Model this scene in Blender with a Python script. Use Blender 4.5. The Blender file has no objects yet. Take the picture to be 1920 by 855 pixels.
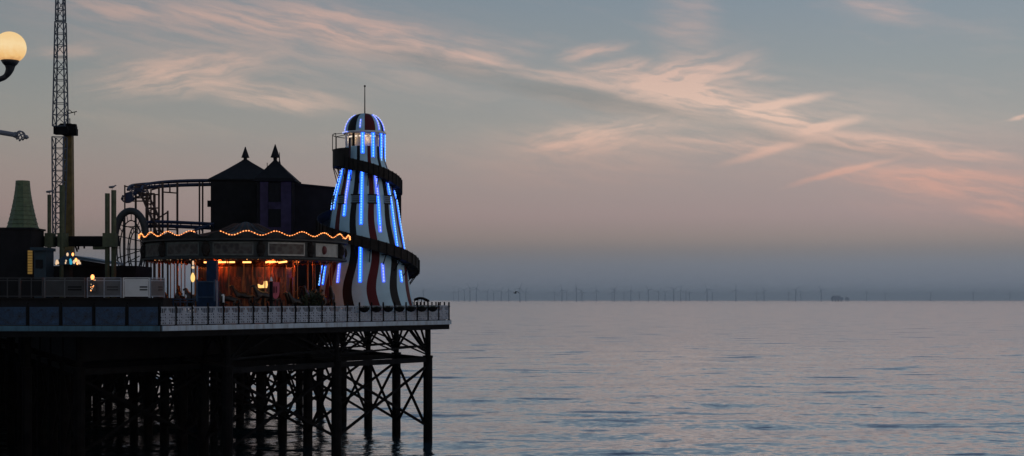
import bpy, bmesh, math, random
import numpy as np
from mathutils import Vector, Matrix, noise as mnoise

random.seed(7)
S = bpy.context.scene
COL = S.collection
R = math.radians
PI = math.pi
F = 2667.0            # focal length in pixels of the 1920 px wide photograph
EYE = 10.1            # eye height above the water
DECK = EYE - 1.45     # deck level

def at(px, py, d):
    return Vector(((px - 960) / F * d, d, EYE + (562.5 - py) / F * d))
def zat(py, d):
    return EYE + (562.5 - py) / F * d
def xat(px, d):
    return (px - 960) / F * d

# ------------------------------------------------------------------ materials
def mat(name, col, rough=0.6, metal=0.0, var=0.25, scale=3.0, bump=0.0, spec=0.5):
    m = bpy.data.materials.new(name); m.use_nodes = True
    nt = m.node_tree; b = nt.nodes['Principled BSDF']
    b.inputs['Roughness'].default_value = rough
    b.inputs['Metallic'].default_value = metal
    b.inputs['Specular IOR Level'].default_value = spec
    tc = nt.nodes.new('ShaderNodeTexCoord')
    n = nt.nodes.new('ShaderNodeTexNoise'); n.inputs['Scale'].default_value = scale; n.inputs['Detail'].default_value = 6
    nt.links.new(tc.outputs['Object'], n.inputs['Vector'])
    mr = nt.nodes.new('ShaderNodeMapRange')
    mr.inputs['From Min'].default_value = 0.3; mr.inputs['From Max'].default_value = 0.7
    mr.inputs['To Min'].default_value = 1 - var; mr.inputs['To Max'].default_value = 1 + var
    nt.links.new(n.outputs['Fac'], mr.inputs['Value'])
    vm = nt.nodes.new('ShaderNodeVectorMath'); vm.operation = 'SCALE'
    vm.inputs[0].default_value = col[:3]
    nt.links.new(mr.outputs['Result'], vm.inputs['Scale'])
    nt.links.new(vm.outputs['Vector'], b.inputs['Base Color'])
    if bump:
        bp = nt.nodes.new('ShaderNodeBump'); bp.inputs['Strength'].default_value = bump; bp.inputs['Distance'].default_value = 0.03
        nt.links.new(n.outputs['Fac'], bp.inputs['Height']); nt.links.new(bp.outputs['Normal'], b.inputs['Normal'])
    return m

def emat(name, col, strength):
    m = bpy.data.materials.new(name); m.use_nodes = True
    nt = m.node_tree; nt.nodes.remove(nt.nodes['Principled BSDF'])
    e = nt.nodes.new('ShaderNodeEmission'); e.inputs['Color'].default_value = (*col, 1); e.inputs['Strength'].default_value = strength
    nt.links.new(e.outputs[0], nt.nodes['Material Output'].inputs['Surface'])
    return m

MT = {}
MT['deck'] = mat('deck_boards', (.05, .045, .04), .8)
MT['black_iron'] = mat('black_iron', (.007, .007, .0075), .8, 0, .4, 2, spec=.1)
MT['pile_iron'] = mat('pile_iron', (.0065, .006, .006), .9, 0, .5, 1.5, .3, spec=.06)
MT['white'] = mat('white_paint', (.62, .63, .62), .5, 0, .12, 1.2)
MT['fascia'] = mat('fascia_paint', (.36, .44, .50), .55, 0, .16, .8)
MT['fascia_shade'] = mat('fascia_shade_paint', (.075, .16, .21), .55, 0, .3, .8)  # bluish shade of the left face put into the colour
def streaky(name, col, lo=.55, hi=1.12):
    m = mat(name, col, .6, 0, .1, 1.0, spec=.3); nt = m.node_tree; b = nt.nodes['Principled BSDF']
    tc = nt.nodes.new('ShaderNodeTexCoord'); mp = nt.nodes.new('ShaderNodeMapping'); mp.inputs['Scale'].default_value = (1.5,1.5,.35); nt.links.new(tc.outputs['Object'], mp.inputs[0])
    n = nt.nodes.new('ShaderNodeTexNoise'); n.inputs['Scale'].default_value = 1.7; n.inputs['Detail'].default_value = 8; n.inputs['Roughness'].default_value = .7; nt.links.new(mp.outputs[0], n.inputs['Vector'])
    rp = nt.nodes.new('ShaderNodeValToRGB'); nt.links.new(n.outputs['Fac'], rp.inputs[0]); e = rp.color_ramp.elements
    e[0].position = .30; e[0].color = (col[0]*lo*1.05, col[1]*lo*.9, col[2]*lo*.8, 1); e[1].position = .52; e[1].color = (*col, 1); x = e.new(.75); x.color = tuple(c*hi for c in col)+(1,)
    nt.links.new(rp.outputs[0], b.inputs['Base Color']); return m
MT['fascia'] = streaky('fascia_paint_weathered', (.36, .44, .50)); MT['fascia_shade'] = streaky('fascia_shade_weathered', (.06, .14, .19))  # weathered streaks; the left run also has its bluish shade painted in
MT['rail_white'] = mat('railing_paint', (.25, .29, .34), .5, 0, .22, 4)
MT['rail_blue'] = mat('railing_blue', (.011, .045, .10), .35, 0, .5, 2.5)  # blue light put into the left railing's colour; kiosk frame is truly blue
MT['blue_lit_plate'] = mat('blue_lit_screen', (.009, .042, .10), .35, 0, .95, 3.4, .3)  # plate coloured for the blue light on the left railing
MT['dark_wood'] = mat('dark_wood', (.014, .011, .009), .7, 0, .4, 4, .2, spec=.2)
MT['dark_wall'] = mat('dark_wall', (.012, .011, .012), .85, 0, .35, 1.2, spec=.2)
MT['purple_wall'] = mat('purple_wall', (.05, .037, .072), .8, 0, .35, 1.5, spec=.2)
MT['dark_roof'] = mat('dark_slate', (.010, .010, .011), .8, 0, .3, 3, spec=.2)
MT['void'] = mat('dark_glass', (.006, .006, .007), .6, spec=.2)
MT['yellow'] = mat('weathered_yellow', (.13, .09, .025), .7, 0, .4, 2)
MT['lattice'] = mat('blue_grey_steel', (.06, .075, .10), .6, 0, .2, 3)
MT['green_tile'] = mat('green_scales', (.085, .12, .055), .6, 0, .3, 4)
MT['green_post'] = mat('green_post', (.065, .08, .04), .7, 0, .3, 3)
MT['brown_steel'] = mat('brown_steel', (.055, .026, .016), .7, 0, .3, 3)
MT['track_blue'] = mat('track_blue', (.012, .02, .06), .6, 0, .3, 3)
MT['cowl'] = mat('dark_cowl', (.02, .022, .023), .6, 0, .3, 2)
MT['red'] = mat('red_paint', (.10, .010, .012), .5, 0, .15, 2)
MT['pink'] = mat('pink_paint', (.60, .12, .16), .5, 0, .15, 2)
MT['board_green'] = mat('board_green', (.018, .024, .024), .65, 0, .4, 4)
MT['cream'] = mat('cream_lit_paint', (.30, .30, .27), .5, 0, .2, 3)
MT['board_frame'] = mat('board_frame', (.10, .11, .10), .6, 0, .3, 3, spec=.2)
MT['cabin_cream'] = mat('cabin_cream', (.65, .55, .42), .6, 0, .1, 3)
MT['blue_paint'] = mat('deep_blue_paint', (.004, .020, .058), .6, 0, .3, 3, spec=.2)
MT['teal'] = mat('teal_paint', (.006, .028, .045), .5, 0, .3, 2)
MT['pale_blue'] = mat('pale_blue_sheet', (.10, .16, .21), .5, 0, .2, 2)
MT['grey_panel'] = mat('grey_panel', (.095, .10, .105), .5, 0, .25, 1.5)
MT['dim_panel'] = mat('dim_panel', (.03, .03, .032), .5, 0, .25, 1.5)
MT['beige'] = mat('beige_board', (.34, .30, .23), .6, 0, .1, 3)
MT['leaf'] = mat('dark_leaf', (.03, .045, .02), .6, 0, .5, 8)
MT['brass'] = mat('brass', (.22, .085, .03), .45, .6, .2, 4)
MT['horse'] = mat('horse_paint', (.022, .013, .010), .4, 0, .5, 3)
MT['orange_panel'] = mat('amber_panel', (.16, .035, .012), .5, 0, .6, 3)
MT['gull'] = mat('gull_grey', (.16, .17, .19), .7, 0, .3, 12)
MT['lamp_black'] = mat('lamp_iron', (.012, .014, .018), .5)
MT['lamp_grey'] = mat('lamp_steel', (.16, .17, .20), .5)
MT['turbine'] = mat('turbine_grey', (.38, .45, .52), .6)
E = {}
E['blue'] = emat('blue_led', (.008, .085, 1.0), 4.0)
E['blue_bead'] = emat('blue_led_bulb', (.22, .50, 1.0), 1.6)
E['white_bead'] = emat('white_led_bulb', (.55, .62, 1.0), 1.0)
E['violet'] = emat('violet_led', (.05, .09, .70), 2.6)
E['amber'] = emat('amber_bulb', (1.0, .36, .11), 2.6)
E['amber_glow'] = emat('amber_cord', (1.0, .20, .03), .55)
E['amber_tube'] = emat('amber_tube', (1.0, .38, .10), 3.5)
E['warm_tube'] = emat('warm_tube', (1.0, .82, .66), 1.0)
E['warm_white'] = emat('warm_white_bulb', (1.0, .68, .42), .85)
E['yellow_strip'] = emat('yellow_lit_strip', (.35, .21, .06), .42)
E['teal_bulb'] = emat('teal_bulb', (.05, .45, .65), .8)

# ------------------------------------------------------------------ mesh builder
ORG = {}
class MB:
    def __init__(s): s.v = []; s.f = []; s.m = []; s.mi = 0
    def face(s, idx): s.f.append(tuple(idx)); s.m.append(s.mi)
    def add(s, pts): 
        b = len(s.v); s.v.extend([tuple(p) for p in pts]); return b
    def hexa(s, p):
        b = s.add(p)
        for q in ((0,3,2,1),(4,5,6,7),(0,1,5,4),(1,2,6,5),(2,3,7,6),(3,0,4,7)): s.face([b+i for i in q])
    def box(s, c, sz, rz=0.0):
        cx, cy, cz = c; hx, hy, hz = sz[0]/2, sz[1]/2, sz[2]/2
        co, si = math.cos(rz), math.sin(rz); P = []
        for z in (-hz, hz):
            for x, y in ((-hx,-hy),(hx,-hy),(hx,hy),(-hx,hy)):
                P.append((cx + x*co - y*si, cy + x*si + y*co, cz + z))
        s.hexa(P); return s
    def bb(s, x0, x1, y0, y1, z0, z1):
        return s.box(((x0+x1)/2,(y0+y1)/2,(z0+z1)/2),(abs(x1-x0),abs(y1-y0),abs(z1-z0)))
    def bar(s, p, q, w, h=None):
        p, q = Vector(p), Vector(q); d = (q - p).normalized(); h = h or w
        up = Vector((0,0,1)) if abs(d.z) < .95 else Vector((0,1,0))
        a = d.cross(up).normalized(); b = a.cross(d).normalized(); P = []
        for o in (p, q):
            for u, w2 in ((-1,-1),(1,-1),(1,1),(-1,1)): P.append(o + a*(u*w/2) + b*(w2*h/2))
        s.hexa(P); return s
    def tube(s, pts, r, n=6, closed=False, cap=True):
        pts = [Vector(p) for p in pts]; N = len(pts)
        rr = r if isinstance(r, (list, tuple)) else [r]*N
        rings = []; prev = None
        for i, p in enumerate(pts):
            if closed: t = pts[(i+1) % N] - pts[i-1]
            else: t = pts[min(i+1, N-1)] - pts[max(i-1, 0)]
            t.normalize()
            if prev is None:
                up = Vector((0,0,1)) if abs(t.z) < .9 else Vector((1,0,0))
                a = t.cross(up).normalized()
            else:
                a = (prev - t*prev.dot(t)).normalized()
            prev = a; b = t.cross(a)
            rings.append(s.add([p + (a*math.cos(2*PI*k/n) + b*math.sin(2*PI*k/n))*rr[i] for k in range(n)]))
        for i in range(N if closed else N-1):
            A, B = rings[i], rings[(i+1) % N]
            for k in range(n): s.face((A+k, A+(k+1)%n, B+(k+1)%n, B+k))
        if cap and not closed:
            s.face([rings[0]+k for k in range(n)][::-1]); s.face([rings[-1]+k for k in range(n)])
        return s
    def cyl(s, p, q, r, n=10, r2=None):
        return s.tube([p, q], [r, r if r2 is None else r2], n)
    def lathe(s, prof, c, n=32, a0=0.0, a1=2*PI):
        full = abs(a1 - a0 - 2*PI) < 1e-6; M = n if full else n+1; rings = []
        for r, z in prof:
            rings.append(s.add([(c[0] + r*math.sin(a0+(a1-a0)*k/n), c[1] - r*math.cos(a0+(a1-a0)*k/n), c[2]+z) for k in range(M)]))
        for A, B in zip(rings, rings[1:]):
            for k in range(n):
                k2 = (k+1) % M
                s.face((A+k, A+k2, B+k2, B+k))
        return s
    def prism(s, poly, z0, z1):
        n = len(poly); A = s.add([(x,y,z0) for x,y in poly]); B = s.add([(x,y,z1) for x,y in poly])
        s.face([A+i for i in range(n)][::-1]); s.face([B+i for i in range(n)])
        for i in range(n): j = (i+1) % n; s.face((A+i, A+j, B+j, B+i))
        return s
    def slab(s, pts, off):
        # any planar polygon pushed along a vector into a solid
        pts = [Vector(p) for p in pts]; off = Vector(off); n = len(pts)
        A = s.add(pts); B = s.add([p+off for p in pts])
        s.face([A+i for i in range(n)]); s.face([B+i for i in range(n)][::-1])
        for i in range(n): j = (i+1) % n; s.face((A+i, B+i, B+j, A+j))
        return s
    def ball(s, c, r, n=8, m=5, sq=(1,1,1)):
        c = Vector(c); top = s.add([c + Vector((0,0,r*sq[2]))]); rings = []
        for i in range(1, m):
            th = PI*i/m
            rings.append(s.add([c + Vector((r*sq[0]*math.sin(th)*math.cos(2*PI*k/n), r*sq[1]*math.sin(th)*math.sin(2*PI*k/n), r*sq[2]*math.cos(th))) for k in range(n)]))
        bot = s.add([c - Vector((0,0,r*sq[2]))])
        for k in range(n):
            s.face((top, rings[0]+k, rings[0]+(k+1)%n)); s.face((bot, rings[-1]+(k+1)%n, rings[-1]+k))
            for A, B in zip(rings, rings[1:]): s.face((A+k, B+k, B+(k+1)%n, A+(k+1)%n))
        return s
    def build(s, name, mats, parent=None, smooth=False):
        me = bpy.data.meshes.new(name)
        o = ORG.get(parent.name, Vector((0,0,0))) if parent else Vector((0,0,0))
        me.from_pydata([(v[0]-o[0], v[1]-o[1], v[2]-o[2]) for v in s.v], [], s.f)
        mats = mats if isinstance(mats, (list, tuple)) else [mats]
        for m in mats: me.materials.append(m)
        if len(mats) > 1: me.polygons.foreach_set('material_index', s.m)
        bm = bmesh.new(); bm.from_mesh(me); bmesh.ops.recalc_face_normals(bm, faces=bm.faces); bm.to_mesh(me); bm.free()
        if smooth: me.polygons.foreach_set('use_smooth', [True]*len(me.polygons))
        ob = bpy.data.objects.new(name, me); COL.objects.link(ob)
        if parent: ob.parent = parent
        ORG[ob.name] = o
        return ob

def tag(o, label=None, cat=None, group=None, kind=None):
    if label: o['label'] = label
    if cat: o['category'] = cat
    if group: o['group'] = group
    if kind: o['kind'] = kind
    return o
def thing(name, label, cat, loc, group=None):
    o = bpy.data.objects.new(name, None); COL.objects.link(o)
    o.location = loc; o.empty_display_size = .3
    ORG[o.name] = Vector(loc)
    return tag(o, label, cat, group)
def copy_tree(o, parent=None):
    c = o.copy(); COL.objects.link(c)
    if parent: c.parent = parent
    for ch in list(o.children): copy_tree(ch, c)
    return c
def link_mesh(name, me, parent, loc, rz=0.0):
    ob = bpy.data.objects.new(name, me); COL.objects.link(ob); ob.parent = parent
    ob.location = loc; ob.rotation_euler = (0,0,rz); return ob

# ------------------------------------------------------------------ the pier
C_ = Vector((-19.55, 79.0)); E_ = Vector((-4.43, 101.0)); G_ = Vector((-8.1, 113.0)); H_ = Vector((-20.0, 136.0))
HEAD = [(-78,79), tuple(C_), tuple(E_), tuple(G_), tuple(H_), (-33,180), (-78,180)]
def inside(x, y, poly):
    c = False; n = len(poly)
    for i in range(n):
        x1,y1 = poly[i]; x2,y2 = poly[(i+1)%n]
        if (y1>y) != (y2>y) and x < (x2-x1)*(y-y1)/(y2-y1)+x1: c = not c
    return c
pier = thing('pier', 'long dark iron pier on piles carrying the rides above the sea', 'pier', (-25, 95, 0))
MB().prism(HEAD, DECK-.30, DECK).build('deck', MT['deck'], pier)
MB().prism([(.6,-1),(-33,78.99),(-60,78.99),(-60,-8),(.6,-8)], DECK-.30, DECK).build('walkway', MT['deck'], pier)
def edge_run(p, q, z0, z1, off0, off1, name, m):
    p, q = Vector(p), Vector(q); d = (q-p).normalized(); n = Vector((d.y, -d.x))
    poly = [tuple(p+n*off0), tuple(q+n*off0), tuple(q+n*off1), tuple(p+n*off1)]
    return MB().prism(poly, z0, z1).build(name, m, pier)
edge_run((-60,79), C_, DECK-.27, DECK+.01, .003, .10, 'fascia', MT['fascia_shade'])
edge_run(C_+Vector((.10,.0)), E_, DECK-.27, DECK+.01, .003, .10, 'fascia', MT['fascia'])
edge_run(E_+Vector((.03,.08)), G_, DECK-.27, DECK+.01, .003, .10, 'fascia', MT['fascia'])
edge_run((-60,79), C_, DECK-.62, DECK-.303, -.30, -.02, 'edge_beam', MT['black_iron'])
edge_run(C_, E_, DECK-.62, DECK-.303, -.30, -.02, 'edge_beam', MT['black_iron'])
edge_run(E_, G_, DECK-.62, DECK-.303, -.30, -.02, 'edge_beam', MT['black_iron'])

A_ = Vector((-5.90, 99.74)); va = Vector((-5.44, -7.94)); vb = Vector((-2.70, 6.0))
shrunk = [(-78,79.5),(-19.75,79.35),(-4.70,101.25),(-8.4,113),(-20.4,135.5),(-33.4,179.5),(-78,179.5)]
piles = {}
for i in range(0, 14):
    for j in range(0, 22):
        p = A_ + va*i + vb*j
        px = 960 + F*p.x/p.y
        if inside(p.x, p.y, shrunk) and px > -120: piles[(i,j)] = p
JOINT = 6.05
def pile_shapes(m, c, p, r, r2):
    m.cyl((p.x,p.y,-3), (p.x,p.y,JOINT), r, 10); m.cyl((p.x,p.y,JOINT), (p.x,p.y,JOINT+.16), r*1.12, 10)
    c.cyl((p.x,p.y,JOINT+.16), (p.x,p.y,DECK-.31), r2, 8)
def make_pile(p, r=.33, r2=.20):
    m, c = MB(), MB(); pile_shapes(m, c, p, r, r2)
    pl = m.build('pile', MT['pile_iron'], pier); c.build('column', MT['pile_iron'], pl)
allp = [(p.y, p, .33, .20) for p in piles.values()]
# inner mid piles (thinner) added to darken the water and thicken the forest of iron towards the shore end
for (i,j), p in list(piles.items()):
    for fr in ((.27, .62) if 960+F*p.x/p.y < 235 else ((.45,) if 960+F*p.x/p.y > 440 else ())):
        q = p + vb*.5 + va*(fr + .06*math.sin(i*3+j*5))
        px = 960 + F*q.x/q.y
        if (i >= 2 or (i == 1 and j > 2)) and inside(q.x,q.y,shrunk) and px < 540: allp.append((q.y, q, .27, .19))
allp.sort(key=lambda t: t[0])
for _, p, r, r2 in allp[:90]: make_pile(p, r, r2)
fm_, fc_ = MB(), MB()
for _, p, r, r2 in allp[90:]: pile_shapes(fm_, fm_, p, r, r2)
if len(allp) > 90: tag(fm_.build('far_pile_forest', MT['pile_iron'], pier), kind='stuff')
print('PILES', len(allp))
P3 = lambda a, z: Vector((a.x, a.y, z))
edges = []
for (i,j), p in piles.items():
    for di, dj in ((1,0),(0,1)):
        q = piles.get((i+di, j+dj))
        if q is not None: edges.append(((p.y+q.y)/2, p, q, di, j))
edges.sort(key=lambda t: t[0])
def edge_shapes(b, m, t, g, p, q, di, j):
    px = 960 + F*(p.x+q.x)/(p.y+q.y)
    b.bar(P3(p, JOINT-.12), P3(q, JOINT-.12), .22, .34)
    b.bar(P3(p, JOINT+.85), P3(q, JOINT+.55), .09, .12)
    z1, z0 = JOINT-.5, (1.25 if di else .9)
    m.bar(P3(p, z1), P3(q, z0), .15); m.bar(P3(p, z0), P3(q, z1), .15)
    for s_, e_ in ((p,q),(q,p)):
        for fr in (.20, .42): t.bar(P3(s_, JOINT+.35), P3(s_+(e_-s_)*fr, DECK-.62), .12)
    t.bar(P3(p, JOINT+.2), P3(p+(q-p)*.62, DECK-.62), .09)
    dp = 1.75 if px < 570 and j >= 1 else .34  # left-hand girders deepened to darken the space under the deck
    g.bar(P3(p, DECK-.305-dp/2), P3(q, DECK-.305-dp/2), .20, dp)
for n_, (_, p, q, di, j) in enumerate(edges):
    if n_ < 90:
        b, m, t, g = MB(), MB(), MB(), MB(); edge_shapes(b, m, t, g, p, q, di, j)
        b.build('crossbeam', MT['black_iron'], pier); m.build('cross_brace', MT['pile_iron'], pier)
        t.build('raking_strut', MT['pile_iron'], pier); g.build('girder', MT['black_iron'], pier)
    else:
        if n_ == 90: FB = MB()
        edge_shapes(FB, FB, FB, FB, p, q, di, j)
if len(edges) > 90: tag(FB.build('far_bracing', MT['pile_iron'], pier), kind='stuff')
print('EDGES', len(edges))

# ------------------------------------------------------------------ railings
def lattice_panel(W, H, cell, crest, name, mats, plate=None, sparse=False):
    nx_, nz_ = int(round(W/cell)), int(round(H/cell)); bm = bmesh.new(); vs = {}
    def V(i,k):
        if (i,k) not in vs: vs[(i,k)] = bm.verts.new((i*cell - nx_*cell/2, 0, k*cell))
        return vs[(i,k)]
    for i in range(nx_):
        x = (i+.5)*cell - nx_*cell/2
        for k in range(nz_):
            z = (k+.5)*cell
            top = (.62*H + .26*H*math.exp(-(x/(.17*W))**2)) if crest else H
            keep = i in (0, nx_-1) or k >= nz_-2 or k < 1
            if z < top:
                e = top - z
                keep = keep or e < cell*1.6 or not (i % 4 in (1,2) and k % 4 in (1,2)) or ((i//4+k//4) % 3 == 0 and (i+k) % 2)
            keep = keep or abs(x) < cell*1.01
            if z >= top and crest: keep = keep or i % 3 == 0
            if sparse: keep = i in (0, nx_-1) or k >= nz_-2 or k < 1 or abs(i-nx_/2) < 1 or (i+k) % 7 == 0 or (i-k) % 7 == 0
            if keep: bm.faces.new((V(i,k),V(i+1,k),V(i+1,k+1),V(i,k+1)))
    front = bm.faces[:]; bnd = [e for e in bm.edges if len(e.link_faces) == 1]; bk = {}
    for v in bm.verts[:]: bk[v] = bm.verts.new(v.co + Vector((0,.024,0)))
    for f in front: bm.faces.new([bk[v] for v in reversed(f.verts)])
    for e in bnd:
        v0, v1 = e.verts; bm.faces.new((v1, v0, bk[v0], bk[v1]))
    if plate:
        for x0,x1,y0,y1,z0,z1 in plate:
            P = [bm.verts.new(c) for c in ((x0,y0,z0),(x1,y0,z0),(x1,y1,z0),(x0,y1,z0),(x0,y0,z1),(x1,y0,z1),(x1,y1,z1),(x0,y1,z1))]
            for q in ((0,3,2,1),(4,5,6,7),(0,1,5,4),(1,2,6,5),(2,3,7,6),(3,0,4,7)):
                f = bm.faces.new([P[a] for a in q]); f.material_index = 1
    bmesh.ops.recalc_face_normals(bm, faces=bm.faces)
    me = bpy.data.meshes.new(name); bm.to_mesh(me); bm.free()
    for m in mats: me.materials.append(m)
    return me
pm = MB(); pm.box((0,0,.60),(.085,.085,1.20)); pm.box((0,0,1.0),(.12,.12,.06)); pm.box((0,0,.03),(.16,.16,.06)); pm.ball((0,0,1.25),.065)
post_ob = pm.build('post', MT['black_iron']); POST = post_ob.data; bpy.data.objects.remove(post_ob)
def railing(p, q, n, me, label, skip_first=False):
    p, q = Vector(p), Vector(q); d = q-p; rz = math.atan2(d.y, d.x); nn = Vector((d.y,-d.x)).normalized()
    off = nn*(-.06); t = thing('railing', label, 'railing', (p.x+off.x, p.y+off.y, DECK))
    for k in range(n+1):
        if k == 0 and skip_first: continue
        w = d*(k/n); link_mesh('post', POST, t, (w.x, w.y, 0), rz)
    for k in range(n):
        w = d*((k+.5)/n); link_mesh('panel', me, t, (w.x, w.y, .07), rz)
    return t
LE = (E_-C_).length; NP = 22; wp = LE/NP
PANEL = lattice_panel(wp-.11, 1.0, .04, True, 'panel', [MT['rail_white']])
railing(C_, E_, NP, PANEL, 'pale grey pierced iron railing with black posts along the slanting pier edge')
railing(E_, G_, 10, PANEL, 'short return of railing round the seaward end behind the helter skelter', True)
WB = 1.84
PANELB = lattice_panel(WB-.2, 1.0, .045, False, 'panel', [MT['rail_blue'], MT['blue_lit_plate']], [(-.80,.80,.03,.045,.06,.96)], True)
railing((C_.x-WB*12, 79), C_-Vector((.02,0)), 12, PANELB, 'screened railing tinted deep blue with painted-in light along the straight near edge at left', False)

bs = MB(); bs.mi = 0
bs.lathe([(.02,-.30),(.22,-.24),(.34,-.08),(.37,.02),(.33,.03),(.2,.0)], (0,0,0), 14)
random.seed(3)
for k in range(70):
    a = random.random()*2*PI; r = random.random()*.36; h = .04+random.random()*.14; bs.mi = 1
    c = Vector((r*math.cos(a), r*math.sin(a), .0)); d = Vector((math.cos(a)*.12, math.sin(a)*.12, h)); w = Vector((-math.sin(a),math.cos(a),0))*.035
    b = bs.add([c-w, c+w, c+d]); bs.face((b,b+1,b+2))
tmp = bs.build('hanging_basket', [MT['black_iron'], MT['leaf']]); BASK = tmp.data; bpy.data.objects.remove(tmp)
dE = (E_-C_)/NP; nE = Vector((dE.y,-dE.x)).normalized()
bl = ['below the red stripe of the striped tower','below the white wall of the striped tower','at the foot of the black stripe','below the right foot of the striped tower','under the dark hump beside the tower','second from the pier corner','nearest the pier corner']
for n_, k in enumerate(range(14, 21)):
    w = C_ + dE*k + nE*.36
    o = bpy.data.objects.new('hanging_basket', BASK); COL.objects.link(o); o.location = (w.x, w.y, DECK+.93); o.rotation_euler.z = n_*1.3
    tag(o, 'dark rounded flower basket on the railing, ' + bl[n_], 'flower basket', 'flower baskets hung along the pier railing')
p_ = E_ - dE*.45 + nE*-.22
sg = thing('notice_board', 'small beige board inside the railing at the pier corner', 'sign', (p_.x, p_.y, DECK))
MB().box((p_.x,p_.y,DECK+.52),(.42,.03,.92),math.atan2(dE.y,dE.x)).build('board', MT['beige'], sg)
MB().box((p_.x-.02,p_.y+.05,DECK+.5),(.05,.05,1.0)).build('stake', MT['black_iron'], sg)

# ------------------------------------------------------------------ helter skelter
HD = 104.0; HX = xat(684, HD); HB = Vector((HX, HD, DECK))
k_ = HD/F
def hz(py): return (562.5-py)*k_ + (EYE-DECK)       # height above deck at the tower's axis
prof_px = [(97,603),(89,565),(82,520),(74,468),(66,420),(60,380),(50,340),(44,318),(38,300),(37,276)]
def rad(z):
    P = [(hz(y), r*k_) for r, y in prof_px]
    for (z0,r0),(z1,r1) in zip(P, P[1:]):
        if z <= z1: return r0+(r1-r0)*max(0,(z-z0)/(z1-z0))
    return P[-1][1]
def stripes(name, wob=True, gores=False):
    m = bpy.data.materials.new(name); m.use_nodes = True; nt = m.node_tree; b = nt.nodes['Principled BSDF']
    N = nt.nodes.new; L = nt.links.new
    def math_(op, a, c=None, d=None):
        n = N('ShaderNodeMath'); n.operation = op
        for i, v in enumerate((a, c, d)):
            if v is None: continue
            if isinstance(v, (int, float)): n.inputs[i].default_value = v
            else: L(v, n.inputs[i])
        return n.outputs[0]
    tc = N('ShaderNodeTexCoord'); sx = N('ShaderNodeSeparateXYZ'); L(tc.outputs['Object'], sx.inputs[0])
    ang = math_('ARCTAN2', sx.outputs['X'], math_('MULTIPLY', sx.outputs['Y'], -1.0))
    deg = math_('MULTIPLY', ang, 180/PI)
    if wob:
        low = N('ShaderNodeMapRange'); L(sx.outputs['Z'], low.inputs[0])
        low.inputs[1].default_value = 2.0; low.inputs[2].default_value = 11.0; low.inputs[3].default_value = 4.2; low.inputs[4].default_value = 0.6
        w = math_('MULTIPLY', math_('SINE', math_('MULTIPLY', math_('ADD', sx.outputs['Z'], -1.0), 2*PI/5.2)), low.outputs[0])
        deg = math_('ADD', deg, w)
    k = math_('DIVIDE', math_('ADD', deg, 372.0 if wob else 375.0), 30.0)
    n = math_('FLOOR', math_('ADD', k, .5))
    fr = math_('ABSOLUTE', math_('SUBTRACT', k, n))
    wd = N('ShaderNodeMapRange'); L(sx.outputs['Z'], wd.inputs[0])
    wd.inputs[1].default_value = 0; wd.inputs[2].default_value = 12; wd.inputs[3].default_value = .21; wd.inputs[4].default_value = .15
    if gores:
        st = math_('LESS_THAN', math_('ABSOLUTE', math_('SUBTRACT', math_('FRACT', math_('DIVIDE', math_('ADD', deg, 308.0), 60.0)), .5)), .28)
        n = math_('FLOOR', math_('DIVIDE', math_('ADD', deg, 308.0), 60.0))
    else:
        st = math_('LESS_THAN', fr, wd.outputs[0])
    par = math_('MODULO', n, 2.0)
    mx = N('ShaderNodeMix'); mx.data_type = 'RGBA'; L(par, mx.inputs['Factor'])
    c0, c1 = ((.006,.006,.0075,1),(.085,.008,.011,1))
    mx.inputs['A'].default_value = c0; mx.inputs['B'].default_value = c1
    nz = N('ShaderNodeTexNoise'); nz.inputs['Scale'].default_value = .9; nz.inputs['Detail'].default_value = 8; L(tc.outputs['Object'], nz.inputs['Vector'])
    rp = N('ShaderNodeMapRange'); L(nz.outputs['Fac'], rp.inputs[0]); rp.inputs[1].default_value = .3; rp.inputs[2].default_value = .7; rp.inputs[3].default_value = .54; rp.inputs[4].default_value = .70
    blue_lit_white = N('ShaderNodeCombineColor'); L(math_('MULTIPLY', rp.outputs[0], .62), blue_lit_white.inputs[0]); L(math_('MULTIPLY', rp.outputs[0], .94), blue_lit_white.inputs[1]); L(math_('MULTIPLY', rp.outputs[0], 1.10), blue_lit_white.inputs[2])  # blue LED spill mixed into the white paint colour
    m2 = N('ShaderNodeMix'); m2.data_type = 'RGBA'; L(st, m2.inputs['Factor']); L(blue_lit_white.outputs[0], m2.inputs['A']); L(mx.outputs['Result'], m2.inputs['B'])
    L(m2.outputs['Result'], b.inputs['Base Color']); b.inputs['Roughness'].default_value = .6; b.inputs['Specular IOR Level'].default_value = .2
    return m
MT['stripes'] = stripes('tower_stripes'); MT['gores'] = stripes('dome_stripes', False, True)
hs = thing('helter_skelter', 'tall helter skelter tower with red and black stripes, spiral slide and blue lights', 'helter skelter', HB)
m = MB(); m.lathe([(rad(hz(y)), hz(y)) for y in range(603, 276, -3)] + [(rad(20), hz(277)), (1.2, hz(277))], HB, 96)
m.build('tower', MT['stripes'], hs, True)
RC = 37*k_
# dome, ring and flagpole
prof = []
for i in range(13):
    t = i/12*PI/2; prof.append((RC*.98*math.cos(t)**.85 if i < 12 else .02, hz(249)+(hz(213)-hz(249))*math.sin(t)))
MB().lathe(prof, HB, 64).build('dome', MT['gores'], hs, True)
MB().lathe([(.0,hz(252)),(RC*1.06,hz(252)),(RC*1.08,hz(250.5)),(RC*1.06,hz(248.5)),(RC*.97,hz(248.5))], HB, 64).build('roof_ring', MT['white'], hs)
fp = MB(); fp.cyl(HB+Vector((0,0,hz(213.5))), HB+Vector((0,0,hz(163))), .045, 8, .03); fp.ball(HB+Vector((0,0,hz(161.5))), .08); fp.build('flagpole', MT['black_iron'], hs)
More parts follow.
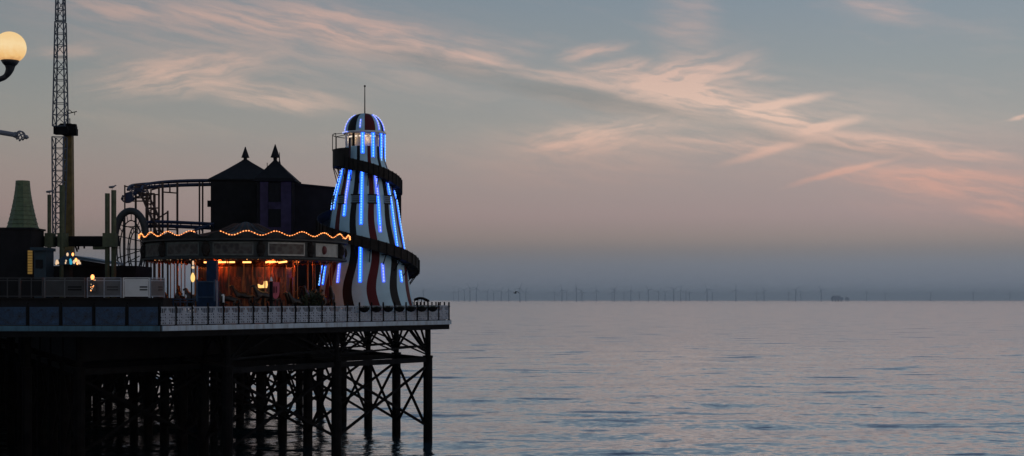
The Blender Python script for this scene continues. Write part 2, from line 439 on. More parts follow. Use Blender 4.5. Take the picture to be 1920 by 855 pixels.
# cabin: core, posts, arches, lamps
MB().lathe([(1.0,hz(279)),(1.0,hz(252.5))], HB, 24).build('core', MT['cabin_cream'], hs, True)
MB().lathe([(.82,hz(253)),(RC*.99,hz(253)),(RC*.99,hz(252.6))], HB, 48).build('ceiling', MT['cabin_cream'], hs)
def hp(r, a, z): return HB + Vector((r*math.sin(a), -r*math.cos(a), z))
for k in range(12):
    a = R(k*30); rz = a
    q = hp(RC-.06, a, (hz(277)+hz(253))/2)
    w = .24 if k % 2 == 0 else .18
    po = MB().box(q, (w,.08,hz(253)-hz(277)), rz).build('cabin_post', MT['white'] if k not in (2,11,5,8) else MT['dark_wood'], hs)
    # arch spandrel at the top of each opening
    a2 = R(k*30+15); ar = MB(); 
    w2 = 2*RC*math.sin(R(15)); zt = hz(253); zb = hz(260)
    c = hp(RC*math.cos(R(15))-.05, a2, 0); dx = Vector((math.cos(a2), math.sin(a2), 0))
    pts = [c + dx*(-w2/2) + Vector((0,0,zt)), c + dx*(w2/2) + Vector((0,0,zt)), c + dx*(w2/2) + Vector((0,0,zb))]
    for s_ in range(1, 8):
        t = PI*s_/8; pts.append(c + dx*(w2/2*.9*math.cos(t)) + Vector((0,0,zb+(zt-zb)*.8*math.sin(t))))
    pts.append(c + dx*(-w2/2) + Vector((0,0,zb)))
    if not 8 <= k <= 11: ar.slab(pts, Vector((math.sin(a2), -math.cos(a2), 0))*.04).build('arch', MT['white'], hs)
for a0, a1 in ((-62,-22),(-14,12),(24,44),(100,150),(190,240)):
    mm = MB(); mm.tube([hp(1.2, R(a0+(a1-a0)*t/6), hz(258)) for t in range(7)], .055, 6)
    mm.build('lamp_tube', E['warm_tube'], hs)
# slide
def chute_y(phi):
    P = [(-105,298),(-60,300),(0,310),(45,326),(90,348),(180,381),(270,416),(360,452),(405,472),(450,499),(540,532),(600,555),(645,566)]
    for (a,y),(b,y2) in zip(P,P[1:]):
        if phi <= b: 
            t = (phi-a)/(b-a); return y+(y2-y)*t
    return P[-1][1]
ch = MB(); rows = []
phis = list(range(-104, 646, 4))
for ph in phis:
    ps = phis.index(ph); y = sum(chute_y(ph+o) for o in (-24,-12,0,12,24))/5
    a = R(ph); z = hz(y)
    for _ in range(3):
        ro = rad(z)+ (.62 if ph < 130 else (.62+.24*min(1,(ph-130)/120))); d = HD - ro*math.cos(a); z = (562.5-y)/F*d + (EYE-DECK)
    ri = rad(z)+.01; h = .40
    rows.append(ch.add([hp(ri,a,z-.30), hp(ro,a,z-.40), hp(ro+.05,a,z-.40), hp(ro+.05,a,z+h), hp(ro-.02,a,z+h), hp(ro-.03,a,z-.30), hp(ri,a,z-.22)]))
for A, B in zip(rows, rows[1:]):
    for q in range(7): ch.face((A+q, B+q, B+(q+1)%7, A+(q+1)%7))
for r_ in (rows[0], rows[-1]): ch.face([r_+q for q in range(7)])
chute = ch.build('chute', MT['dark_wood'], hs)
rb = MB()
for n_, ph in enumerate(range(-96, 640, 9)):
    y = sum(chute_y(ph+o) for o in (-24,-12,0,12,24))/5; a = R(ph); z = hz(y)
    for _ in range(3):
        ro = rad(z)+ (.62 if ph < 130 else (.62+.24*min(1,(ph-130)/120))); d = HD - ro*math.cos(a); z = (562.5-y)/F*d + (EYE-DECK)
    if n_ % 2 == 0:
        st = MB(); st.bar(hp(ro-.05,a,z-.42), hp(rad(z-1.1)+.02,a,z-1.25), .06); st.bar(hp(ro+.02,a,z-.44), hp(rad(z)+.02,a,z-.44), .07)
        st.build('bracket', MT['black_iron'], hs)
    rb.bar(hp(ro+.07,a,z-.42), hp(ro+.07,a,z+.44), .05)
rb.build('slat', MT['black_iron'], chute)
# run-out hump beside the tower foot
hpx = MB(); pts = []
for t in range(9):
    u = t/8; pts.append(at(777+26*u, 566-6*math.sin(PI*(.15+.85*u))-1, 104.2))
hpx.tube(pts, .10, 6)
pts2 = [p + Vector((0,.9,0)) for p in pts]; hpx.tube(pts2, .10, 6)
for p, q in list(zip(pts, pts2)): hpx.bar(p, q, .10, .05)
for p in pts[::2]: hpx.bar(p, (p.x, p.y, DECK), .06)
hpx.build('run_out', MT['black_iron'], hs)
# balcony on the left side
bal = MB(); rows = []
for i, dg in enumerate(range(-165, -18, 7)):
    a = R(dg); ro = 60*k_ if dg < -35 else (60-8*(dg+35)/17)*k_; z0, z1 = hz(315), hz(282)
    rows.append(bal.add([hp(RC,a,z0+.08), hp(ro,a,z0), hp(ro,a,z1), hp(ro-.05,a,z1), hp(ro-.05,a,z0+.12), hp(RC,a,z0+.14)]))
for A, B in zip(rows, rows[1:]):
    for q in range(6):
        if q == 1 and False: continue
        bal.face((A+q, B+q, B+(q+1)%6, A+(q+1)%6))
for r_ in (rows[0], rows[-1]): bal.face([r_+q for q in range(6)])
balc = bal.build('balcony', MT['dark_wood'], hs)
bf = MB()
for dg in range(-165, -30, 27):
    a = R(dg); bf.bar(hp(60*k_,a,hz(284)), hp(60*k_,a,hz(254)), .05)
bf.tube([hp(60*k_, R(dg), hz(254)) for dg in range(-165,-56,9)], .03, 5)
for dg in (-150,-110,-70): bf.bar(hp(60*k_,R(dg),hz(254)), hp(RC*1.05,R(dg),hz(251)), .04)
bf.build('balcony_frame', MT['black_iron'], hs)
bf = MB(); bf.bar(hp(60*k_,R(-95),hz(315)), hp(rad(hz(345)),R(-80),hz(345)), .05)
bf.bar(hp(60*k_,R(-70),hz(315)), hp(rad(hz(340)),R(-62),hz(340)), .05)
bf.build('balcony_stay', MT['black_iron'], hs)
# LED strips: a glowing backing strip carrying a beaded row of bulbs
def led(points, normal_fn, w, back, bead, n_per_m=5.2):
    mm = MB()
    L_ = [0]
    for p, q in zip(points, points[1:]): L_.append(L_[-1]+(q-p).length)
    tot = L_[-1]
    def P(s_):
        for i in range(len(L_)-1):
            if s_ <= L_[i+1]+1e-6:
                t = (s_-L_[i])/(L_[i+1]-L_[i]); return points[i].lerp(points[i+1], t)
        return points[-1]
    n = max(2, int(tot/.3)); mm.mi = 0; prev = None
    for i in range(n+1):
        p = P(tot*i/n); nn, tt = normal_fn(p)
        r = mm.add([p+nn*.03-tt*w/2, p+nn*.03+tt*w/2, p+nn*.001+tt*w/2, p+nn*.001-tt*w/2])
        if prev is not None:
            for q in range(4): mm.face((prev+q, r+q, r+(q+1)%4, prev+(q+1)%4))
        else: mm.face((r,r+1,r+2,r+3))
        prev = r
    mm.face((prev,prev+1,prev+2,prev+3))
    mm.mi = 1; nbead = max(2, int(tot*n_per_m)); pts = []; rr = []
    for i in range(nbead):
        for u, r in ((-.38,.012),(-.2,.045),(.2,.045),(.38,.012)):
            s_ = tot*(i+.5+u*.9)/nbead; p = P(min(tot, max(0,s_))); nn, tt = normal_fn(p); pts.append(p+nn*.055); rr.append(r)
    mm.tube(pts, rr, 6)
    return mm.build('led_strip', [back, bead], hs)
def nf(a):
    return lambda p: (Vector((math.sin(a), -math.cos(a), .12)).normalized(), Vector((math.cos(a), math.sin(a), 0)))
def strip(dg, y0, y1, back, bead):
    a = R(dg); n = max(2, int((y1-y0)/8)); pts = []
    for i in range(n+1):
        z = hz(y0+(y1-y0)*i/n); pts.append(hp(rad(z)+.005, a, z))
    led(pts, nf(a), .22, back, bead)
SEG = {0:(316,424), 30:(330,438), 60:(345,468), 90:(354,472), -30:(314,408), -60:(316,394), -90:(320,394),
       120:(320,390), 150:(320,400), 180:(330,400), 210:(330,400), 240:(330,400)}
for dg, (a, b) in SEG.items():
    if dg == 30: strip(dg, a, 370, E['violet'], E['white_bead']); strip(dg, 371, 425, E['blue'], E['blue_bead']); strip(dg, 426, b, E['violet'], E['white_bead'])
    elif dg == -30: strip(dg, a, 340, E['blue'], E['blue_bead']); strip(dg, 341, 386, E['violet'], E['white_bead']); strip(dg, 387, b, E['blue'], E['blue_bead'])
    else: strip(dg, a, b, E['blue'], E['blue_bead'])
for dg, a, b, bk, bd in ((0,465,530,'blue','blue_bead'),(30,496,530,'violet','white_bead'),(60,508,529,'blue','blue_bead'),(-30,464,484,'blue','blue_bead'),(-30,492,531,'violet','white_bead'),
                         (-60,436,450,'blue','blue_bead'),(-60,500,534,'blue','blue_bead'),(-78,438,450,'blue','blue_bead'),(-78,498,536,'blue','blue_bead'),(120,500,530,'blue','blue_bead'),(180,480,530,'blue','blue_bead'),(240,480,530,'blue','blue_bead')):
    strip(dg, a, b, E[bk], E[bd])
for dg, y1 in ((0,291),(30,298),(60,305),(90,310),(150,305),(210,305)):
    a = R(dg); led([hp(RC+.003,a,hz(252.5)), hp(RC+.003,a,hz(y1))], nf(a), .24, E['blue'], E['blue_bead'])
def dome_pt(dg, t):
    t = t*PI/2; return hp(RC*.98*math.cos(t)**.85+.01, R(dg), hz(249)+(hz(213)-hz(249))*math.sin(t))
for dg, t0, t1 in ((-80,.04,.75),(-8,.1,.42),(52,.05,.70),(82,.05,.8),(135,.1,.7),(200,.1,.7)):
    led([dome_pt(dg, t0+(t1-t0)*i/6) for i in range(7)], nf(R(dg)), .08, E['violet'], E['white_bead'])
led([hp(RC*1.09,R(dg),hz(250)) for dg in range(-92,-38,6)], lambda p: ((p-HB-Vector((0,0,p.z-HB.z))).normalized(), Vector((0,0,1))), .05, E['violet'], E['white_bead'])
# three painted scroll signs
for dg in (-40,-11,18,48,-68):
    a = R(dg+1); z = hz(377); c = hp(rad(z)+.05, a, z)
    s = MB().box(c, (.62,.05,.62), a).build('scroll_sign', MT['pale_blue'], hs)
    fr = MB()
    for dz in (-.30,.30): fr.box(c+Vector((math.sin(a),-math.cos(a),0))*.035+Vector((0,0,dz)), (.70,.03,.09), a)
    for dz in (-.13,.0,.13): fr.box(c+Vector((math.sin(a),-math.cos(a),0))*.030+Vector((0,0,dz)), (.44,.02,.035), a)
    fr.build('scroll_trim', MT['dark_wall'], s)

# ------------------------------------------------------------------ carousel
KD = 96.0; KX = xat(461, KD); KB = Vector((KX, KD, DECK)); kk = KD/F; KR = 183*kk
def kp(r, dg, z): return KB + Vector((r*math.sin(R(dg)), -r*math.cos(R(dg)), z))
def kz(py): return (562.5-py)*kk + (EYE-DECK)
ca = thing('carousel', 'round galloper carousel with amber bulbs along its scalloped dark canopy edge', 'carousel', KB)
MB().lathe([(0,.0),(KR-.25,.0),(KR-.25,.45),(KR-.4,.5),(0,.5)], KB, 64).build('platform', MT['dark_wood'], ca)
cn = MB(); cn.lathe([(KR*.98,kz(456)),(KR*.55,kz(446)),(KR*.28,kz(435)),(KR*.12,kz(424)),(.1,kz(416))], KB, 48); cn.build('canopy', MT['board_green'], ca)
rb = MB()
for k in range(24): rb.tube([kp(KR*.95, k*15, kz(455.3)+.04), kp(KR*.55, k*15, kz(446)+.04), kp(KR*.28, k*15, kz(435)+.04), kp(KR*.12, k*15, kz(421)+.03)], .05, 5)
rb.build('canopy_rib', MT['brown_steel'], bpy.data.objects['canopy'])
MB().lathe([(KR*.96,kz(489)),(KR*.3,kz(484)),(.5,kz(484))], KB, 48).build('ceiling', MT['dark_wood'], ca)
MB().lathe([(KR*.99,kz(491)),(KR*1.03,kz(490)),(KR*1.03,kz(487)),(KR*1.0,kz(485))], KB, 96).build('lower_moulding', MT['board_green'], ca)
MB().lathe([(KR*.99,kz(459)),(KR*1.04,kz(457.5)),(KR*1.04,kz(455)),(KR*.99,kz(453))], KB, 96).build('upper_moulding', MT['board_green'], ca)
# ornamental panel paint: mottled scrollwork
def scroll_mat():
    m = mat('scrollwork', (.2,.2,.18), .5); nt = m.node_tree; b = nt.nodes['Principled BSDF']
    tc = nt.nodes.new('ShaderNodeTexCoord'); vo = nt.nodes.new('ShaderNodeTexVoronoi'); vo.inputs['Scale'].default_value = 3.2
    nt.links.new(tc.outputs['Object'], vo.inputs['Vector'])
    rp = nt.nodes.new('ShaderNodeValToRGB'); nt.links.new(vo.outputs['Distance'], rp.inputs[0])
    e = rp.color_ramp.elements; e[0].position = .25; e[0].color = (.012,.010,.010,1); e[1].position = .66; e[1].color = (.06,.06,.052,1)
    x = e.new(.4); x.color = (.028,.016,.014,1)
    nt.links.new(rp.outputs[0], b.inputs['Base Color']); return m
MT['scroll'] = scroll_mat()
def drum_mat():
    m = mat('drum_panels', (.2,.05,.02), .5); nt = m.node_tree; b = nt.nodes['Principled BSDF']
    tc = nt.nodes.new('ShaderNodeTexCoord'); mp = nt.nodes.new('ShaderNodeMapping'); mp.inputs['Scale'].default_value = (3.2,3.2,.7); nt.links.new(tc.outputs['Object'], mp.inputs[0])
    vo = nt.nodes.new('ShaderNodeTexNoise'); vo.inputs['Scale'].default_value = 1.6; vo.inputs['Detail'].default_value = 5; nt.links.new(mp.outputs[0], vo.inputs['Vector'])
    rp = nt.nodes.new('ShaderNodeValToRGB'); nt.links.new(vo.outputs['Fac'], rp.inputs[0]); e = rp.color_ramp.elements
    e[0].position = .38; e[0].color = (.012,.006,.005,1); e[1].position = .66; e[1].color = (.30,.10,.03,1); x = e.new(.5); x.color = (.09,.018,.010,1)
    nt.links.new(rp.outputs[0], b.inputs['Base Color']); return m
MT['drum'] = drum_mat()
for k in range(12):
    c0 = 3.6+30*k
    m = MB(); ra = KR*1.0
    m.lathe([(ra,kz(485)),(ra,kz(459)),(ra-.1,kz(459)),(ra-.1,kz(485))], KB, 8, R(c0-15), R(c0+15))
    pn = m.build('board_panel', MT['board_green'], ca)
    z0, z1 = kz(481.5), kz(463.5); f_ = MB()
    f_.lathe([(ra+.005,z0),(ra+.035,z0),(ra+.035,z1),(ra+.005,z1)], KB, 6, R(c0-10.2), R(c0+10.2)); f_.build('painted_scroll', MT['scroll'] if k != 2 else MT['cream'], pn)  # cream puts the evening glow into the right-hand panel's paint
    g_ = MB(); t_ = .10
    for za, zb in ((z0-t_,z0-.004),(z1+.004,z1+t_)):
        g_.lathe([(ra+.004,za),(ra+.06,za),(ra+.06,zb),(ra+.004,zb)], KB, 6, R(c0-11), R(c0+11))
    for s_ in (-1,1):
        g_.lathe([(ra+.004,z0),(ra+.058,z0),(ra+.058,z1),(ra+.004,z1)], KB, 1, R(c0+s_*10.7-.35), R(c0+s_*10.7+.35))
    g_.build('panel_frame', MT['board_frame'] if k not in (1,2) else MT['cream'], pn)  # right-hand frames lighter, evening glow put into their colour
    if k == 2: q = kp(ra+.05, c0-4, (z0+z1)/2); MB().ball(q, .24, 12, 6, (.8,.8,1.2)).build('painted_medallion', MT['red'], pn)
    # carved boss between the panels
    d_ = MB(); q = kp(ra+.06, c0+15, (z0+z1)/2); d_.ball(q, .34, 10, 6, (.9,.5,1.25)); d_.ball(q+Vector((0,0,.35)), .18, 8, 5); d_.ball(q-Vector((0,0,.35)), .2, 8, 5); d_.build('carved_boss', MT['dark_wood'], pn)
    # scalloped crest and its bulbs
    cr = MB(); prev = None
    def wave(dg): return kz(446.0) - .135*math.cos(R((dg-3.6)*360/15.5 if False else (dg-3.6)*24))
    for i in range(25):
        dg = c0-15+30*i/24
        r = cr.add([kp(KR*1.03,dg,kz(455)), kp(KR*1.05,dg,wave(dg)-.05), kp(KR*1.03,dg,wave(dg)-.05), kp(KR*1.01,dg,kz(455))])
        if prev is not None:
            for q in range(4): cr.face((prev+q, r+q, r+(q+1)%4, prev+(q+1)%4))
        prev = r
    cr.build('crest', MT['board_green'], pn)
    st = MB(); st.mi = 0; g0, g1 = -15, 15
    if k == 0: g0 = -6.5
    if k == 11: g1 = 10.5
    pts = [kp(KR*1.055, c0+g0+(g1-g0)*i/48, wave(c0+g0+(g1-g0)*i/48)+.02) for i in range(49)]
    st.tube(pts, .022, 5); st.mi = 1
    nb = int(21*(g1-g0)/30)
    for i in range(nb):
        dg = c0+g0+(g1-g0)*(i+.5)/nb; st.ball(kp(KR*1.062, dg, wave(dg)+.02+random.uniform(-.008,.008)), .037*random.uniform(.7,1.15), 6, 4)
    st.build('bulb_string', [E['amber_glow'], E['amber']], pn)
# hanging fringe, drum, poles and lights
fr = MB()
for i in range(96):
    a0 = i*3.75; h = .10+.06*(i%2); b = fr.add([kp(KR*.97,a0,kz(491)), kp(KR*.97,a0+3.7,kz(491)), kp(KR*.965,a0+1.85,kz(491)-h)]); fr.face((b,b+1,b+2))
fr.build('fringe', MT['orange_panel'], ca)
dr = MB(); dr.lathe([(2.9,.5),(3.1,.8),(3.1,kz(502)),(3.5,kz(494)),(3.8,kz(486))], KB, 16); dr.build('centre_drum', MT['drum'], ca)
for k in range(12):
    mm = MB(); q = kp(3.16, k*30, 2.2); mm.box(q, (.55,.05,1.5), R(k*30)); mm.build('drum_mirror', mat('drum_mirror', (.20,.05,.02), .4, .4, .7, 6), ca) if k == 0 else mm.build('drum_mirror', bpy.data.materials['drum_mirror'], ca)
for k in range(16):
    for ring, r in enumerate((KR*.88, KR*.68, KR*.5)):
        if ring == 2 and k % 2: continue
        dg = k*22.5 + ring*9
        MB().cyl(kp(r,dg,.5), kp(r,dg,kz(488)), .035, 6).build('pole', MT['brass'], ca)
for a0, sp in ((-18,5),(-19,3),(-10,5),(-1.5,3),(9,5),(27,6),(34,6),(24,4)):
    for ring, r in enumerate((KR*.80,)):
        p, q = kp(r, a0, kz(495.5)), kp(r*(.9 if a0 < 15 else 1.0), a0+sp, kz(495 if a0 < 15 else 493.5)); MB().bar(p, q, .14, .10).build('ceiling_lamp', E['amber_tube'], ca)
for k in range(40):
    dg = -60+k*3.1
    if random.random() < .5 and dg < 36: MB().ball(kp(KR*.955, dg, kz(490.5)), .05, 6, 4).build('eave_bulb', E['warm_white'] if random.random() < .6 else E['amber'], ca)
# sleigh shape, its lit look put in as emission
sl = MB(); q = kp(KR*.80, 22, kz(541))
prof = [(-.42,.0),(.34,.0),(.42,.30),(.36,.62),(.16,.60),(.10,.30),(-.2,.22),(-.5,.34)]
sl.slab([q+Vector((x*.62,0,z*.72)) for x, z in prof], (0,.5,0)); sl.build('glowing_sleigh', emat('sleigh_glow', (1.0,.55,.18), 1.4), ca)
MB().bar(q+Vector((0,.3,-.0)), (q.x, q.y+.3, DECK+.5), .2).build('sleigh_stand', MT['dark_wood'], ca)
# gallopers
def horse_mesh():
    V_ = {'r':(0,0,1.0,.20),'c':(.38,0,1.05,.20),'n':(.62,0,1.38,.12),'h':(.72,0,1.62,.10),'m':(.95,0,1.50,.06),'b':(-.38,0,1.04,.20),'t':(-.62,0,.98,.06),'t2':(-.74,0,.62,.04)}
    legs = {'f':(.40,.10,.80,.10),'f2':(.72,.12,.72,.055),'f3':(.62,.12,.40,.04),'g':(.38,-.10,.78,.10),'g2':(.55,-.12,.50,.055),'g3':(.30,-.12,.36,.04),'q':(-.40,.10,.80,.11),'q2':(-.30,.12,.50,.06),'q3':(-.62,.12,.28,.04),'s':(-.42,-.10,.80,.11),'s2':(-.48,-.12,.46,.06),'s3':(-.80,-.12,.34,.04)}
    V_.update(legs); K = list(V_); 
    ed = ['rc','cn','nh','hm','rb','bt','t t2','cf','f f2','f2 f3','cg','g g2','g2 g3','bq','q q2','q2 q3','bs','s s2','s2 s3']
    E_2 = []
    for e in ed:
        a, b = e.split(' ') if ' ' in e else (e[0], e[1]); E_2.append((K.index(a), K.index(b)))
    me = bpy.data.meshes.new('horse'); me.from_pydata([V_[k][:3] for k in K], E_2, [])
    ob = bpy.data.objects.new('horse', me); COL.objects.link(ob)
    md = ob.modifiers.new('skin', 'SKIN')
    for i, k in enumerate(K):
        r = V_[k][3]; me.skin_vertices[0].data[i].radius = (r, r)
    me.skin_vertices[0].data[0].use_root = True
    sb = ob.modifiers.new('sub', 'SUBSURF'); sb.levels = sb.render_levels = 1
    dg = bpy.context.evaluated_depsgraph_get(); out = bpy.data.meshes.new_from_object(ob.evaluated_get(dg)); out.name = 'horse'
    bpy.data.objects.remove(ob); out.materials.append(MT['horse'])
    out.polygons.foreach_set('use_smooth', [True]*len(out.polygons)); return out
HM = horse_mesh()
for k in range(16):
    for ring, r in enumerate((KR*.88, KR*.68)):
        dg = k*22.5 + ring*9; w = Vector((r*math.sin(R(dg)), -r*math.cos(R(dg)), .55+.25*math.sin(k*2.1+ring)))
        o = link_mesh('horse', HM, ca, w, R(dg)+PI)

# ------------------------------------------------------------------ pavilion with pointed roofs
bu = thing('pavilion', 'dark pavilion building with two spired pyramid roofs and a long flat wing', 'building', (xat(520,112), 112, DECK))
def finial(x, y, z, h, name, parent):
    m = MB(); m.cyl((x,y,z-.3),(x,y,z+.12),.09,8); m.ball((x,y,z+.12),.16,8,5)
    m.lathe([(.05,.18),(h*.30,.24),(h*.26,.36),(.03,h)], (x,y,z), 12); m.build(name, MT['dark_roof'], parent)
d1 = 113.0; xl, xr = xat(395,d1), xat(524,d1); dep = xr-xl
MB().bb(xl,xr,d1,d1+dep,DECK,zat(338,d1)).build('wall', MT['dark_wall'], bu)
def pyramid(x0,x1,y0,y1,z0,z1,over,name,parent,ax=None):
    m = MB(); cx = (x0+x1)/2 if ax is None else ax; cy = (y0+y1)/2; t = .35
    pr = [(1.0,0),(1.0,.05),(.52,.50),(.13,.90),(.05,1.0)]
    rings = []
    for f_, h in pr:
        a, b = (x0-over-cx)*f_, (x1+over-cx)*f_; c, d = (y0-over-cy)*f_, (y1+over-cy)*f_
        z = z0+(z1-z0)*h; rings.append(m.add([(cx+a,cy+c,z),(cx+b,cy+c,z),(cx+b,cy+d,z),(cx+a,cy+d,z)]))
    for A,B in zip(rings,rings[1:]):
        for q in range(4): m.face((A+q,A+(q+1)%4,B+(q+1)%4,B+q))
    m.face([rings[0]+q for q in range(4)]); m.face([rings[-1]+q for q in range(4)])
    return m.build(name, MT['dark_roof'], parent)
dc = d1+dep/2; zs = dc/d1
r1 = pyramid(xl,xr,d1,d1+dep,zat(338,d1)+.003,zat(299,dc),.18,'roof',bu,xat(460,dc))
finial(xat(460,dc), dc, zat(301,dc), 1.12, 'finial', r1)
d2 = 108.5; tx0, tx1 = xat(481,d2), xat(548,d2); dp2 = tx1-tx0; dc2 = d2+dp2/2
tw = MB().bb(tx0,tx1,d2,d2+dp2,DECK,zat(338,d2)).build('turret', MT['dark_wall'], bu)
for px0, px1 in ((488,503),(527,546)):
    MB().bb(xat(px0,d2),xat(px1,d2),d2-.08,d2-.002,DECK+4,zat(341,d2)).build('pilaster', MT['purple_wall'], tw)
for y0, y1 in ((379,392),(426,445)):
    MB().bb(xat(503.3,d2),xat(526.7,d2),d2-.06,d2-.003,zat(y1,d2),zat(y0,d2)).build('spandrel', MT['purple_wall'], tw)
for y0, y1 in ((343,378),(393,425)):
    w = MB().bb(xat(505,d2),xat(525,d2),d2-.05,d2-.004,zat(y1,d2),zat(y0,d2)).build('window', MT['void'], tw)
    fm = MB(); fm.bb(xat(514.5,d2),xat(515.5,d2),d2-.07,d2-.052,zat(y1,d2),zat(y0,d2)); fm.bb(xat(505,d2),xat(525,d2),d2-.074,d2-.053,zat((y0+y1)/2+.8,d2),zat((y0+y1)/2-.8,d2)); fm.build('glazing_bar', MT['dark_wall'], w)
MB().bb(tx0-.25,tx1+.25,d2-.25,d2+dp2+.25,zat(340,d2)+.002,zat(336,d2)).build('cornice', MT['dark_roof'], tw)
r2 = pyramid(tx0,tx1,d2,d2+dp2,zat(336,d2)+.004,zat(299,dc2),.12,'roof',bu,xat(516,dc2))
finial(xat(516,dc2), dc2, zat(301,dc2), 1.25, 'finial', r2)
sp = MB(); q = at(524,318,dc2+.8); sp.lathe([(.30,-.3),(.16,.2),(.05,.7),(.02,1.35)], q, 8); sp.build('spirelet', MT['dark_roof'], r2)
q = at(501,316,dc2-.6); MB().cyl(q-Vector((0,0,.5)), q+Vector((0,0,.45)), .03, 6).build('vent_pipe', MT['dark_roof'], r2)
sv = MB(); sv.bb(xat(470,110),xat(480,110),110,112,DECK,zat(346,110)); sv.build('side_bay', MT['dark_wall'], bu)
wl, wr = Vector((xat(550,109.6),109.6)), Vector((xat(752.5,112.5),112.5))
wg = MB(); zl, zr = zat(346,109.6), zat(366,112.5)
bk = [Vector((wl.x-.5, 116)), Vector((wr.x-1.2, 117.5))]
P = [(wl.x,wl.y,DECK),(wr.x,wr.y,DECK),(bk[1].x,bk[1].y,DECK),(bk[0].x,bk[0].y,DECK),(wl.x,wl.y,zl),(wr.x,wr.y,zr),(bk[1].x,bk[1].y,zr),(bk[0].x,bk[0].y,zl)]
wg.hexa(P); wing = wg.build('wing', MT['dark_wall'], bu)
pp = MB(); pp.bar((wl.x,wl.y-.03,zl+.06),(wr.x+.05,wr.y-.03,zr+.06),.25,.12); pp.build('parapet', MT['dark_roof'], wing)
for k in range(5):
    f_ = (k+.5)/5; c = wl.lerp(wr, f_); MB().box((c.x,c.y-.02,DECK+6.0),(.9,.06,1.5),math.atan2(wr.y-wl.y,wr.x-wl.x)).build('window', MT['void'], wing)
q = at(392.5,382,113.5); MB().box(q,(.26,.3,.5)).build('wall_lantern', MT['black_iron'], bu)

# ------------------------------------------------------------------ roller coaster
CD = 114.0
co = thing('roller_coaster', 'roller coaster with blue track, brown supports and a dark vertical loop', 'roller coaster', (xat(310,CD),CD,DECK))
def spline(pts, n=8):
    pts = [Vector(p) for p in pts]; out = []
    for i in range(len(pts)-1):
        p0 = pts[max(i-1,0)]; p1 = pts[i]; p2 = pts[i+1]; p3 = pts[min(i+2,len(pts)-1)]
        for k in range(n):
            t = k/n; out.append(.5*((2*p1)+(-p0+p2)*t+(2*p0-5*p1+4*p2-p3)*t*t+(-p0+3*p1-3*p2+p3)*t**3))
    out.append(pts[-1]); return out
def track(pts, name, m, w=.9, r=.07, spine=True, step=3):
    c = spline(pts); mm = MB(); Lr, Rr, Sp = [], [], []
    for i, p in enumerate(c):
        t = (c[min(i+1,len(c)-1)]-c[max(i-1,0)]).normalized(); s_ = t.cross(Vector((0,0,1)))
        if s_.length < .05: s_ = Vector((0,1,0))
        s_.normalize(); u = s_.cross(t); Lr.append(p+s_*w/2); Rr.append(p-s_*w/2); Sp.append(p-u*.32)
    mm.tube(Lr,r,6); mm.tube(Rr,r,6)
    if spine: mm.tube(Sp,r*1.4,6)
    for i in range(0,len(c),step): mm.bar(Lr[i],Rr[i],.08); mm.bar(Lr[i],Sp[i],.06); mm.bar(Rr[i],Sp[i],.06)
    return mm.build(name, m, co)
track([at(252,356,112),at(256,349,113.2),at(270,345,114.5),at(300,342,115.5),at(345,339.5,116),at(397,338.5,116.5)],'upper_track',MT['track_blue'],1.0,.11)
track([at(262,346,113),at(270,362,112.6),at(280,385,112.3),at(292,412,112),at(302,438,112),at(312,470,112)],'drop_track',MT['brown_steel'],.9,.07)
track([at(270,417,112),at(300,416,112.6),at(345,417.5,113),at(397,420,113.4)],'lower_track',MT['track_blue'],1.0,.12)
track([at(318,452,111),at(345,440,111.6),at(370,430,112),at(398,419,112.6)],'rising_track',MT['track_blue'],.8,.08,False)
track([at(232,367,112),at(240,372,112),at(255,362,112.5),at(275,358,113)],'feeder_track',MT['track_blue'],.45,.045,True,3)
for px, yt, d, r in ((234,347,111.5,.06),(254.5,345,112.5,.09),(275.5,365,112.4,.13),(283,355,113,.06),(298,350,113.5,.08),(305,341,114.5,.09),(332.5,342,115,.09),(374,341,115.6,.07),(380,342,116,.07),(314.5,395,112.6,.08),(289.5,366,113,.11)):
    m = MB(); p = at(px,yt,d); m.cyl((p.x,p.y,DECK),p,r,8); m.build('support', MT['brown_steel'], co)
tie = [(248,371,283,371),(248,377,283,377),(234,349,250,352),(305,360,332,362),(318.5,347,318.5,361),(292,412,314,398),(255,363,290,363),(276,364,298,365),(283,380,289,380),(279,390,298,390),(316,422,331,428),(316,430,332,431),(290,388,299,410),(284,356,298,352),(283,400,298,402)]
for a,b,c,d in tie: MB().bar(at(a,b,113),at(c,d,113),.10).build('tie', MT['brown_steel'], co)
fl = MB(); pts = [at(234,362,111.7),at(248,358,111.7),at(249,374,111.7),at(244,378,111.7),at(234,380,111.7)]; fl.slab(pts,(0,.05,0)); fl.build('banner', MT['track_blue'], co)
LD = 109.0
arch = [at(x,y,LD) for x,y in ((214,455),(217,432),(224,411),(234,399),(245,395.5),(256,399),(266,411),(272,430),(274,455))]
MB().tube(spline(arch,5),.27,10).build('loop_cowl', MT['cowl'], co, True)
def ring_track(cx,cy,rx,ry,d,name,dd):
    c = []
    for i in range(41):
        t = 2*PI*i/40; c.append(at(cx+rx*math.sin(t), cy-ry*math.cos(t), d+dd*i/40))
    mm = MB(); mm.tube(c,.055,6); inn = [p + (at(cx,cy,d)-p)*.22 for p in c]; mm.tube(inn,.05,6)
    for p,q in list(zip(c,inn))[::2]: mm.bar(p,q,.05)
    mm.build(name, MT['cowl'], co)
ring_track(246,465,27,66,LD+.5,'loop_track',1.2); ring_track(254,470,14,46,LD+1.5,'loop_track',1.0)
for px in (232,254): MB().bar(at(px,404,LD+.8), Vector((xat(px,LD+.8),LD+.8,DECK)),.10).build('loop_post', MT['cowl'], co)
